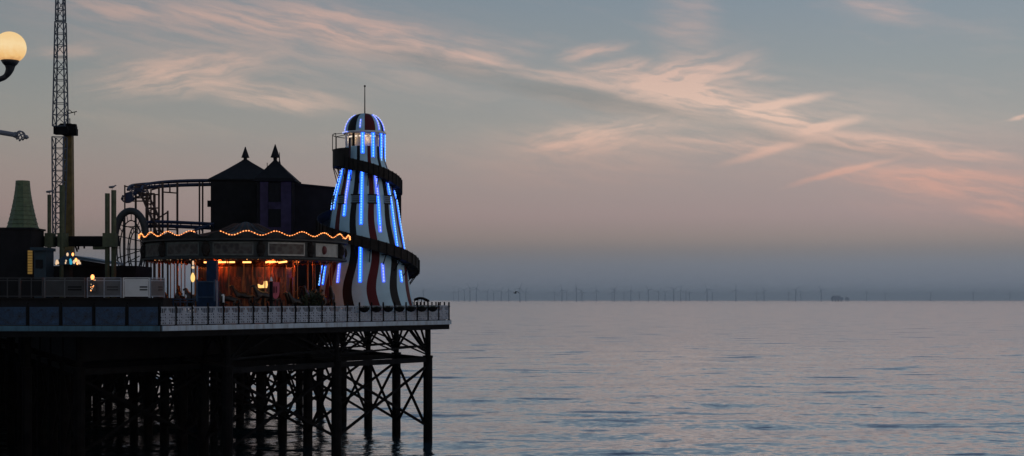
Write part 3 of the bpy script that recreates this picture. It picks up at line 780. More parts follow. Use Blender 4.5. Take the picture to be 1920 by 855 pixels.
for a,b,c,d in ((216,441,262,452),(220,420,258,430),(222,483,270,468),(236,467,272,468),(218,487,240,505),(222,500,262,480),(230,425,262,425),(238,490,272,491)): MB().bar(at(a,b,LD+.9),at(c,d,LD+.9),.07).build('loop_tie', MT['cowl'], co)

# ------------------------------------------------------------------ left hand rides
BD = 106.0
bo = thing('booster_ride', 'tall booster ride with yellow pylon and a lattice arm rising out of frame', 'ride', (xat(126,BD),BD,DECK))
m = MB(); x0,x1 = xat(118.5,BD),xat(134.5,BD); cx = (x0+x1)/2; w = x1-x0
P = [(cx-w*.62,BD,DECK),(cx+w*.62,BD,DECK),(cx+w*.62,BD+w,DECK),(cx-w*.62,BD+w,DECK),(cx-w*.46,BD,zat(244,BD)),(cx+w*.46,BD,zat(244,BD)),(cx+w*.46,BD+w*.9,zat(244,BD)),(cx-w*.46,BD+w*.9,zat(244,BD))]
m.hexa(P); m.build('pylon', MT['yellow'], bo)
hb = MB(); q = at(121,244,BD-.4); hb.cyl(q-Vector((0,.6,0)),q+Vector((0,1.2,0)),.42,12); hb.box(q+Vector((.35,.4,.02)),(.7,.9,.7)); hb.box(q+Vector((.72,.3,-.12)),(.24,.5,.5)); hb.box(q+Vector((-.55,.2,.0)),(.5,.6,.6)); hb.box(q+Vector((.1,.3,.42)),(.8,.8,.15)); hb.box(q+Vector((.62,.3,.33)),(.3,.4,.3)); hb.build('hub', MT['black_iron'], bo)
pf = MB()
for px in (121,126,131): pf.bar(at(px,234,BD),at(px,213 if px < 131 else 222,BD),.05)
pf.bar(at(119,215,BD),at(144,209,BD),.06); pf.bar(at(120,213,BD),at(130,206,BD),.05); pf.bar(at(130,206,BD),at(136,211,BD),.05); pf.bar(at(140,210,BD),at(140,216,BD),.04); pf.bar(at(119,224,BD),at(131,223,BD),.04)
pf.build('service_rail', MT['black_iron'], bo)
def lattice_arm(levels, d, name):
    mm = MB(); rings = []
    for y, xa, xb in levels:
        a, b = xat(xa,d), xat(xb,d); z = zat(y,d); dd = (b-a)
        rings.append([Vector((a,d,z)),Vector((b,d,z)),Vector((b,d+dd,z)),Vector((a,d+dd,z))])
    for A,B in zip(rings,rings[1:]):
        n = max(2, int(round((A[0]-B[0]).length/.85)))
        for k in range(n):
            Q0 = [A[i].lerp(B[i],k/n) for i in range(4)]; Q1 = [A[i].lerp(B[i],(k+1)/n) for i in range(4)]
            for i in range(4):
                j = (i+1)%4; mm.bar(Q0[i],Q0[j],.045); mm.bar(Q0[i] if k%2 else Q0[j], Q1[j] if k%2 else Q1[i], .045)
        for i in range(4): mm.bar(A[i],B[i],.085)
    for i in range(4): mm.bar(rings[-1][i],rings[-1][(i+1)%4],.06)
    return mm.build(name, MT['lattice'], bo)
lattice_arm([(-70,106,117),(38,104,118.5)],BD-1.2,'arm_tip'); lattice_arm([(40,103,119),(236,98.5,121)],BD-1.2,'upper_arm')
lattice_arm([(256,97.5,119),(340,98,118),(438,99,116)],BD-1.2,'lower_arm')
GD = 97.0
ga = thing('ride_gantry', 'ride frame of four slim green posts joined by a thick dark crossbeam', 'ride frame', (xat(150,GD),GD,DECK))
POSTS = ((92.5,365,3.6),(116.5,347,5),(199,362,4.6),(211,356,4.8))
for px,y,hw in POSTS:
    x = xat(px,GD); r = hw*GD/F; m = MB(); m.cyl((x,GD+(0 if px<120 else .3),DECK),(x,GD+(0 if px<120 else .3),zat(y,GD)),r,12); m.build('post', MT['green_post'], ga)
m = MB(); m.bb(xat(58,GD),xat(216,GD),GD+.5,GD+1.1,zat(461,GD),zat(442,GD)); m.build('crossbeam', MT['black_iron'], ga)
for px in (92.5,116.5,205): MB().box((xat(px,GD),GD+.2,zat(450,GD)),(.85 if px>200 else .55,.7,.95)).build('clamp', MT['green_post'], ga)
m = MB()
for px,y1 in ((141,472),(147,468),(158,466),(176,463)): m.bar(at(px,460,GD+.8),at(px+ (4 if px==141 else 0),y1,GD+.8),.10)
m.build('hanger', MT['black_iron'], ga); MB().bb(xat(169,GD),xat(196,GD),GD+.6,GD+1.0,zat(467,GD),zat(461.5,GD)).build('float_arm', MT['green_post'], ga)
TD = 95.0
dt = thing('stepped_ride_tower', 'tapering green stepped tower above a black square ride base', 'ride tower', (xat(30,TD),TD,DECK))
bx0,bx1 = xat(-12,TD),xat(59,TD); bw = bx1-bx0; bc = (bx0+bx1)/2
MB().bb(bx0,bx1,TD,TD+bw,DECK,zat(430,TD)).build('base', MT['dark_wall'], dt)
MB().bb(bx0-.1,bx1+.1,TD-.1,TD+bw+.1,zat(430,TD)+.002,zat(426.5,TD)).build('ledge', MT['dark_roof'], dt)
tr = MB(); N_ = 11; cxp = 30.5; prev = None
for i in range(N_):
    f0, f1 = i/N_, (i+1)/N_; y0, y1 = 427-91*f0, 427-91*f1
    h0 = (12 + 16*(1-f0)**1.5)*TD/F; h1 = (12 + 16*(1-f1)**1.5)*TD/F + .03; c = Vector((xat(cxp,TD),TD+bw/2,0))
    A = tr.add([c+Vector((h0*math.cos(2*PI*k/8+PI/8)*1.08, h0*math.sin(2*PI*k/8+PI/8)*1.08, zat(y0,TD)+.01)) for k in range(8)])
    B = tr.add([c+Vector((h1*math.cos(2*PI*k/8+PI/8)*1.0, h1*math.sin(2*PI*k/8+PI/8)*1.0, zat(y1,TD))) for k in range(8)])
    for k in range(8): tr.face((A+k,A+(k+1)%8,B+(k+1)%8,B+k))
    tr.face([A+k for k in range(8)]); tr.face([B+k for k in range(8)])
tr.build('tiered_spire', MT['green_tile'], dt)
ls = MB()
for k in range(9): ls.bb(xat(53,TD),xat(61,TD),TD-.12,TD-.02,zat(514-k*5,TD)+.01,zat(514-k*5-4.4,TD))
ls.build('light_strip', E['yellow_strip'], dt)
tk = thing('teal_booth', 'small teal painted booth beside the black ride base', 'booth', (xat(75,93),93,DECK))
MB().bb(xat(64,93),xat(86,93),93.0,94.6,DECK,zat(470,93)).build('body', MT['teal'], tk)
MB().bb(xat(67,93),xat(80,93),92.93,92.997,zat(503,93),zat(487,93)).build('hatch', MT['void'], tk)
MB().bb(xat(60,93),xat(88,93),92.6,94.8,zat(470,93)+.002,zat(464,93)).build('roof', MT['teal'], tk)
lk = thing('lit_canopy', 'round fairground stall crown strung with white, amber and teal bulbs', 'stall', (xat(128,94),94,DECK))
q = Vector((xat(128,94),94,DECK)); MB().lathe([(.9,zat(497,94)-DECK),(.75,zat(490,94)-DECK),(.3,zat(480,94)-DECK),(.08,zat(470,94)-DECK)], q, 16).build('crown', MT['teal'], lk)
MB().cyl(q,q+Vector((0,0,zat(490,94)-DECK)),.3,12).build('column', MT['dark_wall'], lk)
for px,y,r,e in ((107,491,.10,'warm_white'),(105.5,494,.07,'warm_white'),(109,493,.06,'warm_white'),(126.5,477,.08,'warm_white'),(136.5,477,.08,'amber'),(132,488,.08,'teal_bulb'),(133,492,.10,'teal_bulb'),(124,489,.05,'warm_white'),(123,493,.05,'warm_white'),(139,491,.09,'warm_white'),(142.5,487.5,.09,'amber'),(147,491,.10,'warm_white'),(150,493.5,.06,'warm_white'),(145,494,.06,'amber')):
    MB().ball(at(px,y,92.9),r,8,5,(1,.6,1.5)).build('bulb', E[e], lk)
lb = thing('low_ride_hall', 'low dark flat roofed hall behind the white barriers', 'building', (xat(160,102),102,DECK))
MB().bb(xat(62,102),xat(262,102),101,105.5,DECK,zat(499,102)).build('wall', MT['dark_wall'], lb)
MB().slab([at(137,479,100.4),at(198,490,100.4),at(198,494,100.4),at(137,485,100.4)],(0,4.5,0)).build('roof', MT['pale_blue'], lb)
MB().slab([at(140,485.5,100.6),at(198,494.6,100.6),at(198,499,100.6),at(140,499,100.6)],(0,.2,0)).build('gable', MT['dark_wall'], lb)

# raised platform and barriers
PD = 82.5
pl = thing('ride_platform', 'raised black platform carrying the white barrier panels', 'platform', (xat(150,84),84,DECK))
MB().bb(xat(-60,PD),xat(311,PD),81.9,86.5,DECK,zat(558.5,PD)-.06).build('base', MT['dark_wall'], pl)
MB().bb(xat(-60,PD)-.05,xat(311,PD)+.05,81.8,86.6,zat(558.5,PD)-.057,zat(558.5,PD)).build('top', MT['dark_wood'], pl)
def barrier(a, b, m, fm, label, split=True, text=None, d2=None):
    za, zb = zat(558.2,PD), zat(520.5,PD); da = PD; db = d2 or PD
    A, B = Vector((xat(a,da),da,0)), Vector((xat(b,db),db,0)); rz = math.atan2(B.y-A.y,B.x-A.x); L_ = (B-A).length; c = (A+B)/2
    t = thing('barrier', label, 'barrier', (c.x,c.y,za), 'barrier panels on the raised platform')
    MB().box((c.x,c.y,(za+zb)/2),(L_-.12,.03,zb-za-.16),rz).build('panel', m, t)
    f_ = MB(); dx = Vector((math.cos(rz),math.sin(rz),0))
    for u in ((-L_/2,L_/2) + ((0,) if split else ())): f_.bar(Vector((c.x,c.y,za))+dx*u, Vector((c.x,c.y,zb))+dx*u, .065)
    for z in (za+.09, zb-.02, zb-.17): f_.bar(Vector((c.x,c.y,z))-dx*L_/2, Vector((c.x,c.y,z))+dx*L_/2, .055, .055)
    f_.build('frame', fm, t)
    if text:
        s_ = MB(); n = Vector((math.sin(rz),-math.cos(rz),0))
        for dz in (.04,-.12): s_.box(Vector((c.x,c.y,(za+zb)/2+dz))+dx*(L_*text)+n*.024,(L_*.34 if split else L_*.3,.012,.085),rz)
        s_.build('notice', MT['dim_panel'] if m is not MT['dim_panel'] else MT['void'], t)
    return t
barrier(-8,36,MT['void'],MT['dim_panel'],'leftmost almost black barrier panel at the frame edge')
barrier(38,80,MT['void'],MT['dim_panel'],'almost black barrier panel left of the grey framed ones')
barrier(84,159,MT['dim_panel'],MT['grey_panel'],'wide dark grey barrier with pale frame, left of the fairy lights',True,.25)
barrier(164,227,MT['grey_panel'],MT['rail_white'],'grey barrier with pale frame behind the fairy lights',True,.25)
barrier(231.5,280,MT['white'],MT['white'],'brightest cream barrier panel, third from the carousel end',False,.28)
barrier(282,308,MT['grey_panel'],MT['rail_white'],'short grey barrier angled away at the right end',False,.2,84.0)
fg = thing('fairy_light_ornament', 'small amber fairy light ornament glowing in front of a grey barrier', 'ornament', at(174,546,82.2))
MB().lathe([(.22,.0),(.20,.3),(.10,.7),(.05,.78)], at(174,546,82.2), 10).build('cone', MT['dim_panel'], fg)
m = MB(); q = at(173.5,519.5,82.1); m.ball(q,.11,8,6,(1,1,1.4)); m.build('top_lamp', E['amber'], fg)
random.seed(12)
for k in range(13):
    MB().ball(at(174+random.uniform(-4.5,5.5),524+random.uniform(0,21),81.93),random.uniform(.018,.035),6,4).build('bulb', E['warm_white'] if k % 3 else E['amber'], fg)

# things in front of the carousel
bk_ = thing('blue_kiosk', 'blue framed booth with a tall blue pillar in front of the carousel', 'kiosk', (xat(386,85),85,DECK))
MB().bb(xat(369,85),xat(404,85),85,86.1,DECK,zat(527,85)).build('booth', MT['blue_paint'], bk_)
f_ = MB()
for px in (369.5,402.5): f_.bar(at(px,565,84.96),at(px,524,84.96),.10)
for y in (528,557): f_.bar(at(369.5,y,84.95),at(402.5,y,84.95),.06)
f_.build('frame', MT['rail_blue'], bk_)
MB().bb(xat(385,85),xat(403.5,85),85.3,85.9,zat(527,85)+.002,zat(488,85)).build('pillar', MT['blue_paint'], bk_)
MB().bb(xat(406,85),xat(407.3,85),85.0,85.08,DECK,zat(526,85)).build('side_post', MT['rail_white'], bk_)
kl = thing('candle_lamp', 'hanging amber lantern above the blue booth', 'lantern', at(361.5,520,87.5))
m = MB(); m.ball(at(361.5,521,87.5),.17,8,6,(.8,.8,1.6)); m.ball(at(361.5,515,87.5),.10,8,5,(.8,.8,1.3)); m.build('lantern', emat('lantern_glow',(1.0,.6,.2),1.3), kl)
m = MB(); m.ball(at(362,493,87.5),.07,6,5,(.8,.8,2.2)); m.ball(at(362,501.5,87.5),.09,6,5); m.build('upper_bulb', E['warm_white'], kl)
MB().bar(at(362,486,87.5),at(362,514,87.5),.03).build('chain', MT['black_iron'], kl); MB().bar(at(359,486,87.6),Vector((xat(359,87.6),87.6,DECK)),.07).build('pole', MT['black_iron'], kl); MB().bar(at(359,487,87.6),at(363,487,87.5),.05).build('bracket', MT['black_iron'], kl)
lo = thing('lolly_sign', 'pink ice lolly shaped sign on a thin post before the carousel', 'sign', (xat(516,88),88,DECK))
pts = []; cx = 516.5
for x,y in ((511,529),(523,529),(523.5,548),(521.5,556),(518.5,560),(514.5,560),(511.5,556),(510,548)): pts.append(at(x,y,88))
MB().slab(pts,(0,.12,0)).build('lolly', MT['pink'], lo)
MB().bb(xat(513,88),xat(515,88),87.96,87.998,zat(549,88),zat(537,88)).build('groove', MT['red'], lo); MB().bb(xat(517.5,88),xat(519.5,88),87.96,87.998,zat(549,88),zat(537,88)).build('groove', MT['red'], lo)
MB().bar(at(516.5,560,88.06),Vector((xat(516.5,88.06),88.06,DECK)),.07).build('stick', MT['red'], lo)
cs = thing('cone_sign', 'small white cone topped black stand beside the pink lolly sign', 'stand', (xat(508.5,87.6),87.6,DECK))
q = Vector((xat(508.5,87.6),87.6,DECK)); MB().lathe([(.02,zat(519,87.6)-DECK),(.05,zat(521,87.6)-DECK),(.10,zat(527,87.6)-DECK),(.02,zat(527.5,87.6)-DECK)], q, 10).build('cone', MT['white'], cs)
MB().bb(q.x-.09,q.x+.09,87.5,87.7,DECK,zat(528,87.6)).build('stand', MT['black_iron'], cs)
hk = thing('hooked_post', 'short white hooked post between the blue booth and the carousel', 'post', (xat(419,83.5),83.5,DECK))
pts = [Vector((xat(419,83.5),83.5,DECK)),at(419,560,83.5),at(419.3,555,83.5),at(418.6,552.8,83.5),at(417.2,553.2,83.5),at(416.6,555,83.5)]
MB().tube(pts,.055,8).build('crook', MT['white'], hk, True)
qb = thing('queue_rail', 'low dark blue tubular queue rail left of the blue booth', 'queue rail', (xat(340,84),84,DECK))
m = MB()
for y in (561,566): m.bar(at(323,y,84),at(365,y,84),.05)
for px in (325,338,351,364): m.bar(at(px,559,84),Vector((xat(px,84),84,DECK)),.05)
m.build('rail', MT['rail_blue'], qb)
random.seed(21)
for n_, (px, d, hpx, lab) in enumerate(((572,90.6,26,'spiky dark plant in a black tub at the left of the group beside the carousel'),(586,91.0,30,'spiky dark plant in a black tub in the middle by the carousel edge'),(600,92.6,27,'spiky dark plant in a black tub nearest the striped tower'))):
    x = xat(px,d); t = thing('potted_plant', lab, 'plant', (x,d,DECK), 'spiky plants beside the carousel')
    MB().lathe([(.0,.0),(.28,.0),(.40,.6),(.36,.62),(.0,.58)], Vector((x,d,DECK)), 14).build('pot', MT['black_iron'], t)
    m = MB(); H0 = 2.15*hpx/28
    for k in range(110):
        a = random.random()*2*PI; el = R(random.uniform(15,85)); L_ = random.uniform(.5,1.0); b0 = Vector((x+random.uniform(-.15,.15),d+random.uniform(-.15,.15),DECK+.6+random.uniform(0,H0*.45)))
        dr = Vector((math.cos(a)*math.cos(el),math.sin(a)*math.cos(el),math.sin(el))); w = Vector((-math.sin(a),math.cos(a),0))*random.uniform(.03,.06)
        mid = b0+dr*L_*.55; tip = b0+dr*L_*.9+Vector((math.cos(a)*.15,math.sin(a)*.15,-.18*L_))
        i = m.add([b0-w*.6,b0+w*.6,mid+w,mid-w,tip]); m.face((i,i+1,i+2,i+3)); m.face((i+3,i+2,i+4))
    m.build('foliage', MT['leaf'], t)

# ------------------------------------------------------------------ near lamp post at the left
LX, LY = -8.60, 20.2
lp = thing('street_lamp', 'ornate black lamp post with a glowing round globe at the left edge', 'street lamp', (LX,LY,DECK))
g = at(19,89,20.0); gr = 29.5*20/F
MB().lathe([(.16,0),(.16,.25),(.10,.5),(.07,.6),(.06,4.2),(.09,4.25),(.05,4.5),(.02,5.6)], Vector((LX,LY,DECK)), 16).build('post', MT['lamp_black'], lp, True)
def globe_mat():
    m = bpy.data.materials.new('globe_glass'); m.use_nodes = True; nt = m.node_tree; nt.nodes.remove(nt.nodes['Principled BSDF'])
    tc = nt.nodes.new('ShaderNodeTexCoord'); n = nt.nodes.new('ShaderNodeTexNoise'); n.inputs['Scale'].default_value = 7; n.inputs['Detail'].default_value = 4
    nt.links.new(tc.outputs['Generated'], n.inputs['Vector'])
    sx = nt.nodes.new('ShaderNodeSeparateXYZ'); nt.links.new(tc.outputs['Generated'], sx.inputs[0])
    ad = nt.nodes.new('ShaderNodeMath'); ad.operation = 'MULTIPLY_ADD'; ad.inputs[1].default_value = .35; nt.links.new(n.outputs['Fac'], ad.inputs[0]); nt.links.new(sx.outputs['Z'], ad.inputs[2])
    rp = nt.nodes.new('ShaderNodeValToRGB'); nt.links.new(ad.outputs[0], rp.inputs[0]); e = rp.color_ramp.elements
    e[0].position = .05; e[0].color = (.42,.12,.03,1); e[1].position = 1.15; e[1].color = (.95,.66,.32,1)
    x = e.new(.36); x.color = (.93,.56,.22,1); x = e.new(.7); x.color = (1.0,.74,.40,1)
    em = nt.nodes.new('ShaderNodeEmission'); nt.links.new(rp.outputs[0], em.inputs['Color']); em.inputs['Strength'].default_value = .92
    nt.links.new(em.outputs[0], nt.nodes['Material Output'].inputs['Surface']); return m
GM = globe_mat()
for s_ in (1, -1):
    gx = g.x if s_ == 1 else 2*LX-g.x; gg = Vector((gx, LY-.2 if s_ == 1 else LY, g.z)); dirx = s_
    MB().ball(gg, gr, 32, 20).build('globe', GM, lp, True)
    MB().lathe([(.0,-gr-.05),(.06,-gr-.05),(.10,-gr-.01),(.125,-gr+.035),(.11,-gr+.05)], gg, 20).build('collar', MT['lamp_black'], lp, True)
    b0 = gg+Vector((0,0,-gr-.04)); pts = spline([b0, b0+Vector((-.01*dirx,0,-.06)), b0+Vector((-.06*dirx,0,-.14)), b0+Vector((-.16*dirx,0,-.19)), b0+Vector((-.6*dirx,.1,-.30)), Vector((LX+.04*dirx,LY,DECK+4.2))],5)
    MB().tube(pts,[.075-.035*min(1,i/10) for i in range(len(pts))],8).build('arm', MT['lamp_black'], lp, True)
tip = at(54,258,20.0); root = Vector((LX,LY,tip.z+.32))
ar = MB(); e0 = at(29,253,20.0); ar.tube([root, e0],.035,8); ar.ball(e0,.045,8,5); fa = ar.build('finial_arm', MT['lamp_grey'], lp)
bsk = MB(); ax = (tip-e0).normalized(); sd = ax.cross(Vector((0,1,0))).normalized(); fw = Vector((0,1,0)); Lb = (tip-e0).length*.72
for k in range(5):
    pts = []
    for i in range(13):
        u = i/12; a = 2*PI*k/5 + u*PI*1.1; rr_ = .062*math.sin(PI*u)**.7+.008; pts.append(e0+ax*(Lb*u)+sd*(rr_*math.cos(a))+fw*(rr_*math.sin(a)))
    bsk.tube(pts,.010,5)
bsk.tube([e0+ax*Lb*.95,e0+ax*(Lb+.03),tip],[.03,.03,.008],8); bsk.build('basket_finial', MT['lamp_grey'], fa)

# ------------------------------------------------------------------ gulls
def standing_gull(px, y, d, label):
    p = at(px,y,d); t = thing('gull', label, 'gull', p)
    m = MB(); c = p+Vector((0,0,.19)); ax = Vector((.9,0,.22)).normalized()
    prof = [(-.25,.012),(-.18,.045),(-.08,.078),(.02,.085),(.10,.07),(.15,.05),(.19,.046),(.235,.046),(.265,.03),(.29,.012),(.325,.006)]
    pts = []; 
    for s_, r in prof:
        q = c+ax*s_; 
        if s_ > .12: q += Vector((0,0,(s_-.12)*.55 - max(0,s_-.22)*1.0))
        pts.append(q)
    m.tube(pts,[r for _, r in prof],8); b = m.build('body', MT['gull'], t, True)
    w = MB(); w.ball(c-ax*.06+Vector((0,-.05,.02)),.15,8,5,(1.25,.25,.42)); w.ball(c-ax*.06+Vector((0,.05,.02)),.15,8,5,(1.25,.25,.42)); w.build('wing', MT['gull'], t, True)
    for s_ in (-.025,.025): MB().bar(p+Vector((.0,s_,0)),c+Vector((0,s_,-.04)),.014).build('leg', MT['gull'], t)
    return t
standing_gull(93,364.5,97.0,'grey gull perched on the shorter green post by the lattice arm')
standing_gull(210.5,355.8,97.3,'grey gull perched on the tallest right hand green post')
gp = at(968,549,250); fg_ = thing('gull', 'dark gull in flight low over the sea in front of the turbines', 'gull', gp)
m = MB(); m.tube([gp+Vector((-.55,0,-.02)),gp+Vector((-.48,0,.0)),gp+Vector((-.40,0,-.02)),gp+Vector((-.22,0,-.06)),gp+Vector((-.02,0,-.05)),gp+Vector((.12,0,-.03))],[.01,.05,.055,.09,.07,.012],8); m.build('body', MT['cowl'], fg_, True)
for s_ in (1,-1):
    w = MB(); b0 = gp+Vector((-.16,0,.0)); pts = [b0, b0+Vector((.25,-.25*s_,.26)), b0+Vector((.45,-.42*s_,.18)), b0+Vector((.78,-.6*s_,-.22))] if s_ == 1 else [b0, b0+Vector((.10,.3,.28)), b0+Vector((.3,.55,.25)), b0+Vector((.62,.8,-.05))]
    n_ = len(pts); ch_ = [.22,.2,.15,.03]
    A = w.add([p+Vector((-c/2,0,.015)) for p,c in zip(pts,ch_)]); B = w.add([p+Vector((c/2,0,0)) for p,c in zip(pts,ch_)]); C2 = w.add([p+Vector((0,0,-.03)) for p in pts])
    for i in range(n_-1): w.face((A+i,A+i+1,B+i+1,B+i)); w.face((B+i,B+i+1,C2+i+1,C2+i)); w.face((C2+i,C2+i+1,A+i+1,A+i))
    w.build('wing', MT['cowl'], fg_, True)

# ------------------------------------------------------------------ wind farm
TURB = [(794,544),(851,547),(860,546),(871,545),(881.5,541),(893.5,541),(914,547),(926,547),(940,546),(954,545),(975,541),(986,546),(1040,548),(1054,544),(1063,548),(1081,542),(1090,547),(1093,549),(1118.5,545),(1148,548),(1152,543),(1170,549),(1183,545),(1199,549),(1216,544),(1235,547),(1247,548),(1263.5,543),(1276.5,545),(1286.5,548),(1293,548),(1326,543),(1336,549),(1380,544),(1419,549),(1433,545),(1479,549),(1492,544),(1502,549),(1540,544),(1625,548),(1660,549.5),(1745,549.5),(1825,548.5),(1894,549)]
HUB, BL = 82.0, 44.0
m = MB(); m.tube([(0,0,-2),(0,0,14),(0,0,HUB)],[3.9,3.4,2.2],10); tmp = m.build('tower', MT['turbine']); TWM = tmp.data; bpy.data.objects.remove(tmp)
m = MB(); m.box((0,3,HUB+1.5),(4.2,12,4.4)); m.ball((0,-4.2,HUB+1.5),2.2,8,5); tmp = m.build('nacelle', MT['turbine']); NAM = tmp.data; bpy.data.objects.remove(tmp)
m = MB(); m.hexa([(-1.6,-.6,1),(1.6,-.6,1),(1.6,.6,1),(-1.6,.6,1),(-.5,-.2,BL),(.5,-.2,BL),(.5,.2,BL),(-.5,.2,BL)]); tmp = m.build('blade', MT['turbine']); BLM = tmp.data; bpy.data.objects.remove(tmp)
random.seed(5)
for n_, (px,y) in enumerate(TURB):
    d = (HUB-EYE)*F/(562.5-y); far = d > 13200
    if px < 800: lab = 'distant wind turbine just right of the striped tower foot, above the railing'
    elif px == 975: lab = 'distant wind turbine directly behind the flying gull'
    elif px in (881.5,893.5): lab = 'one of two tallest distant turbines close together left of the flying gull'
    elif px == 1540: lab = 'distant wind turbine nearest the left of the offshore platform'
    elif px == 1625: lab = 'faint wind turbine nearest the right of the offshore platform'
    elif px == 1894: lab = 'faint wind turbine farthest right on the horizon'
    else: lab = 'small faint wind turbine far back on the hazy horizon' if far else 'larger darker wind turbine nearer in the row on the horizon'
    t = thing('wind_turbine', lab, 'wind turbine', (xat(px,d),d,0), 'wind turbines along the horizon')
    t.rotation_euler.z = random.uniform(-.5,.5)
    link_mesh('tower', TWM, t, (0,0,0)); link_mesh('nacelle', NAM, t, (0,0,0)); a0 = random.random()*120
    for k in range(3):
        b = link_mesh('blade', BLM, t, (0,-4.2,HUB+1.5)); b.rotation_euler = (0,R(a0+120*k),0)
def platform(px0,px1,d,y0,y1,label):
    t = thing('offshore_platform', label, 'offshore platform', (xat((px0+px1)/2,d),d,0))
    xa, xb = xat(px0,d), xat(px1,d); w = xb-xa; zt, zb = zat(y0,d), zat(y1,d)
    MB().bb(xa,xb,d,d+w*.7,zb,zb+(zt-zb)*.62).build('deckhouse', MT['turbine'], t)
    MB().bb(xa+w*.1,xa+w*.75,d+2,d+w*.6,zb+(zt-zb)*.62+.1,zt).build('upper_deck', MT['turbine'], t)
    for u in (.08,.36,.64,.92):
        MB().cyl((xa+w*u,d+w*.35,-2),(xa+w*u,d+w*.35,zb),w*.06,8).build('leg', MT['turbine'], t)
platform(1561,1581,10500,554.5,562,'large dark offshore substation platform on the horizon among the turbines')
platform(1585.5,1592.5,11500,557.5,562.3,'small dark platform just right of the offshore substation')

# ------------------------------------------------------------------ sea
def build_sea():
    rng = np.random.default_rng(11)
    rows = [25.0]
    while rows[-1] < 420: rows.append(rows[-1]*1.0042)
    while rows[-1] < 30000: rows.append(rows[-1]*1.035)
    r = np.array(rows)
    a = np.concatenate([np.linspace(-PI, R(-24.01), 40), np.linspace(R(-24), R(22), 620), np.linspace(R(22.01), PI, 40)])[:-1]
    Rg, Ag = np.meshgrid(r, a, indexing='ij')
    X = Rg*np.sin(Ag); Y = Rg*np.cos(Ag); Z = np.zeros_like(X); DX = np.zeros_like(X); 
    patch = np.zeros_like(X)
    for k in range(10):
        lx, ly = rng.uniform(18,60), rng.uniform(14,40); patch += np.sin(2*PI*(X/lx + rng.uniform(-.3,.3)*Y/ly)+rng.uniform(0,6.28))*np.sin(2*PI*Y/ly+rng.uniform(0,6.28))
    patch = np.clip(.62+.30*patch, .18, 1.6)
    spac = np.maximum(Rg*.0042, .0012*Rg)
    for k in range(64):
        lam = 1.6*(22/1.6)**rng.random()**1.15
        th = rng.normal(0, R(27)); kx, ky = math.sin(th)*2*PI/lam, math.cos(th)*2*PI/lam
        amp = .0020*lam**.95*rng.uniform(.5,1.3)
        fade = np.clip((lam/(spac*1.0)-2.2)/2.5, 0, 1)*np.clip((400-Rg)/260,0,1)
        phs = kx*X+ky*Y+rng.uniform(0,2*PI)
        p_ = patch if lam < 7 else 1.0
        Z += amp*fade*p_*(np.sin(phs)+.22*np.cos(2*phs))
    n0, n1 = X.shape
    co = np.stack([X,Y,Z],-1).reshape(-1,3)
    co = np.vstack([co, [[0,0,0]]])
    i, j = np.meshgrid(np.arange(n0-1), np.arange(n1), indexing='ij'); j2 = (j+1) % n1
    q = np.stack([i*n1+j, i*n1+j2, (i+1)*n1+j2, (i+1)*n1+j], -1).reshape(-1,4)
    c = n0*n1; tri = np.stack([np.full(n1,c), (np.arange(n1)+1)%n1, np.arange(n1)], -1)
    me = bpy.data.meshes.new('sea'); me.vertices.add(len(co)); me.vertices.foreach_set('co', co.astype(np.float32).ravel())
    nl = q.size+tri.size; me.loops.add(nl); me.loops.foreach_set('vertex_index', np.concatenate([q.ravel(),tri.ravel()]).astype(np.int32))
    npoly = len(q)+len(tri); me.polygons.add(npoly)
    ls = np.concatenate([np.arange(len(q))*4, q.size+np.arange(len(tri))*3]).astype(np.int32)
    me.polygons.foreach_set('loop_start', ls); me.polygons.foreach_set('use_smooth', np.ones(npoly, bool))
    me.update(calc_edges=True); me.validate()
    if me.polygons[0].normal.z < 0: me.flip_normals()
    ob = bpy.data.objects.new('sea', me); COL.objects.link(ob); tag(ob, 'calm grey sea with long dark ripples', None, None, 'structure')
    m = bpy.data.materials.new('sea_water'); m.use_nodes = True; nt = m.node_tree; b = nt.nodes['Principled BSDF']
    N = nt.nodes.new; L = nt.links.new
    nt.nodes.remove(b)
    deep = N('ShaderNodeBsdfDiffuse'); deep.inputs['Color'].default_value = (.012,.055,.08,1)
    gls = N('ShaderNodeBsdfGlossy'); gls.inputs['Color'].default_value = (.97,.98,1.0,1); gls.inputs['Roughness'].default_value = .12
    lw = N('ShaderNodeLayerWeight'); lw.inputs['Blend'].default_value = .5
    pw = N('ShaderNodeMath'); pw.operation = 'POWER'; L(lw.outputs['Facing'], pw.inputs[0]); pw.inputs[1].default_value = 1.6
    mxs = N('ShaderNodeMixShader'); L(pw.outputs[0], mxs.inputs[0]); L(deep.outputs[0], mxs.inputs[1]); L(gls.outputs[0], mxs.inputs[2]); L(mxs.outputs[0], nt.nodes['Material Output'].inputs['Surface'])
    ge = N('ShaderNodeNewGeometry')
    def nz(scale, sc, det=2):
        mp = N('ShaderNodeMapping'); mp.inputs['Scale'].default_value = sc; L(ge.outputs['Position'], mp.inputs['Vector'])
        n = N('ShaderNodeTexNoise'); n.inputs['Scale'].default_value = scale; n.inputs['Detail'].default_value = det; L(mp.outputs[0], n.inputs['Vector']); return n
    def vm(op, a, c=None, scale=None):
        n = N('ShaderNodeVectorMath'); n.operation = op
        if isinstance(a, tuple): n.inputs[0].default_value = a
        else: L(a, n.inputs[0])
        if c is not None:
            if isinstance(c, tuple): n.inputs[1].default_value = c
            else: L(c, n.inputs[1])
        if scale is not None:
            if isinstance(scale, (int,float)): n.inputs['Scale'].default_value = scale
            else: L(scale, n.inputs['Scale'])
        return n.outputs[0]
    n1_ = nz(1.0, (1.6,2.6,1), 3)
    fine = vm('MULTIPLY', vm('SUBTRACT', n1_.outputs['Color'], (.5,.5,.5)), (.30,.46,0))
    n2_ = nz(1.0, (.06,.17,1), 5)
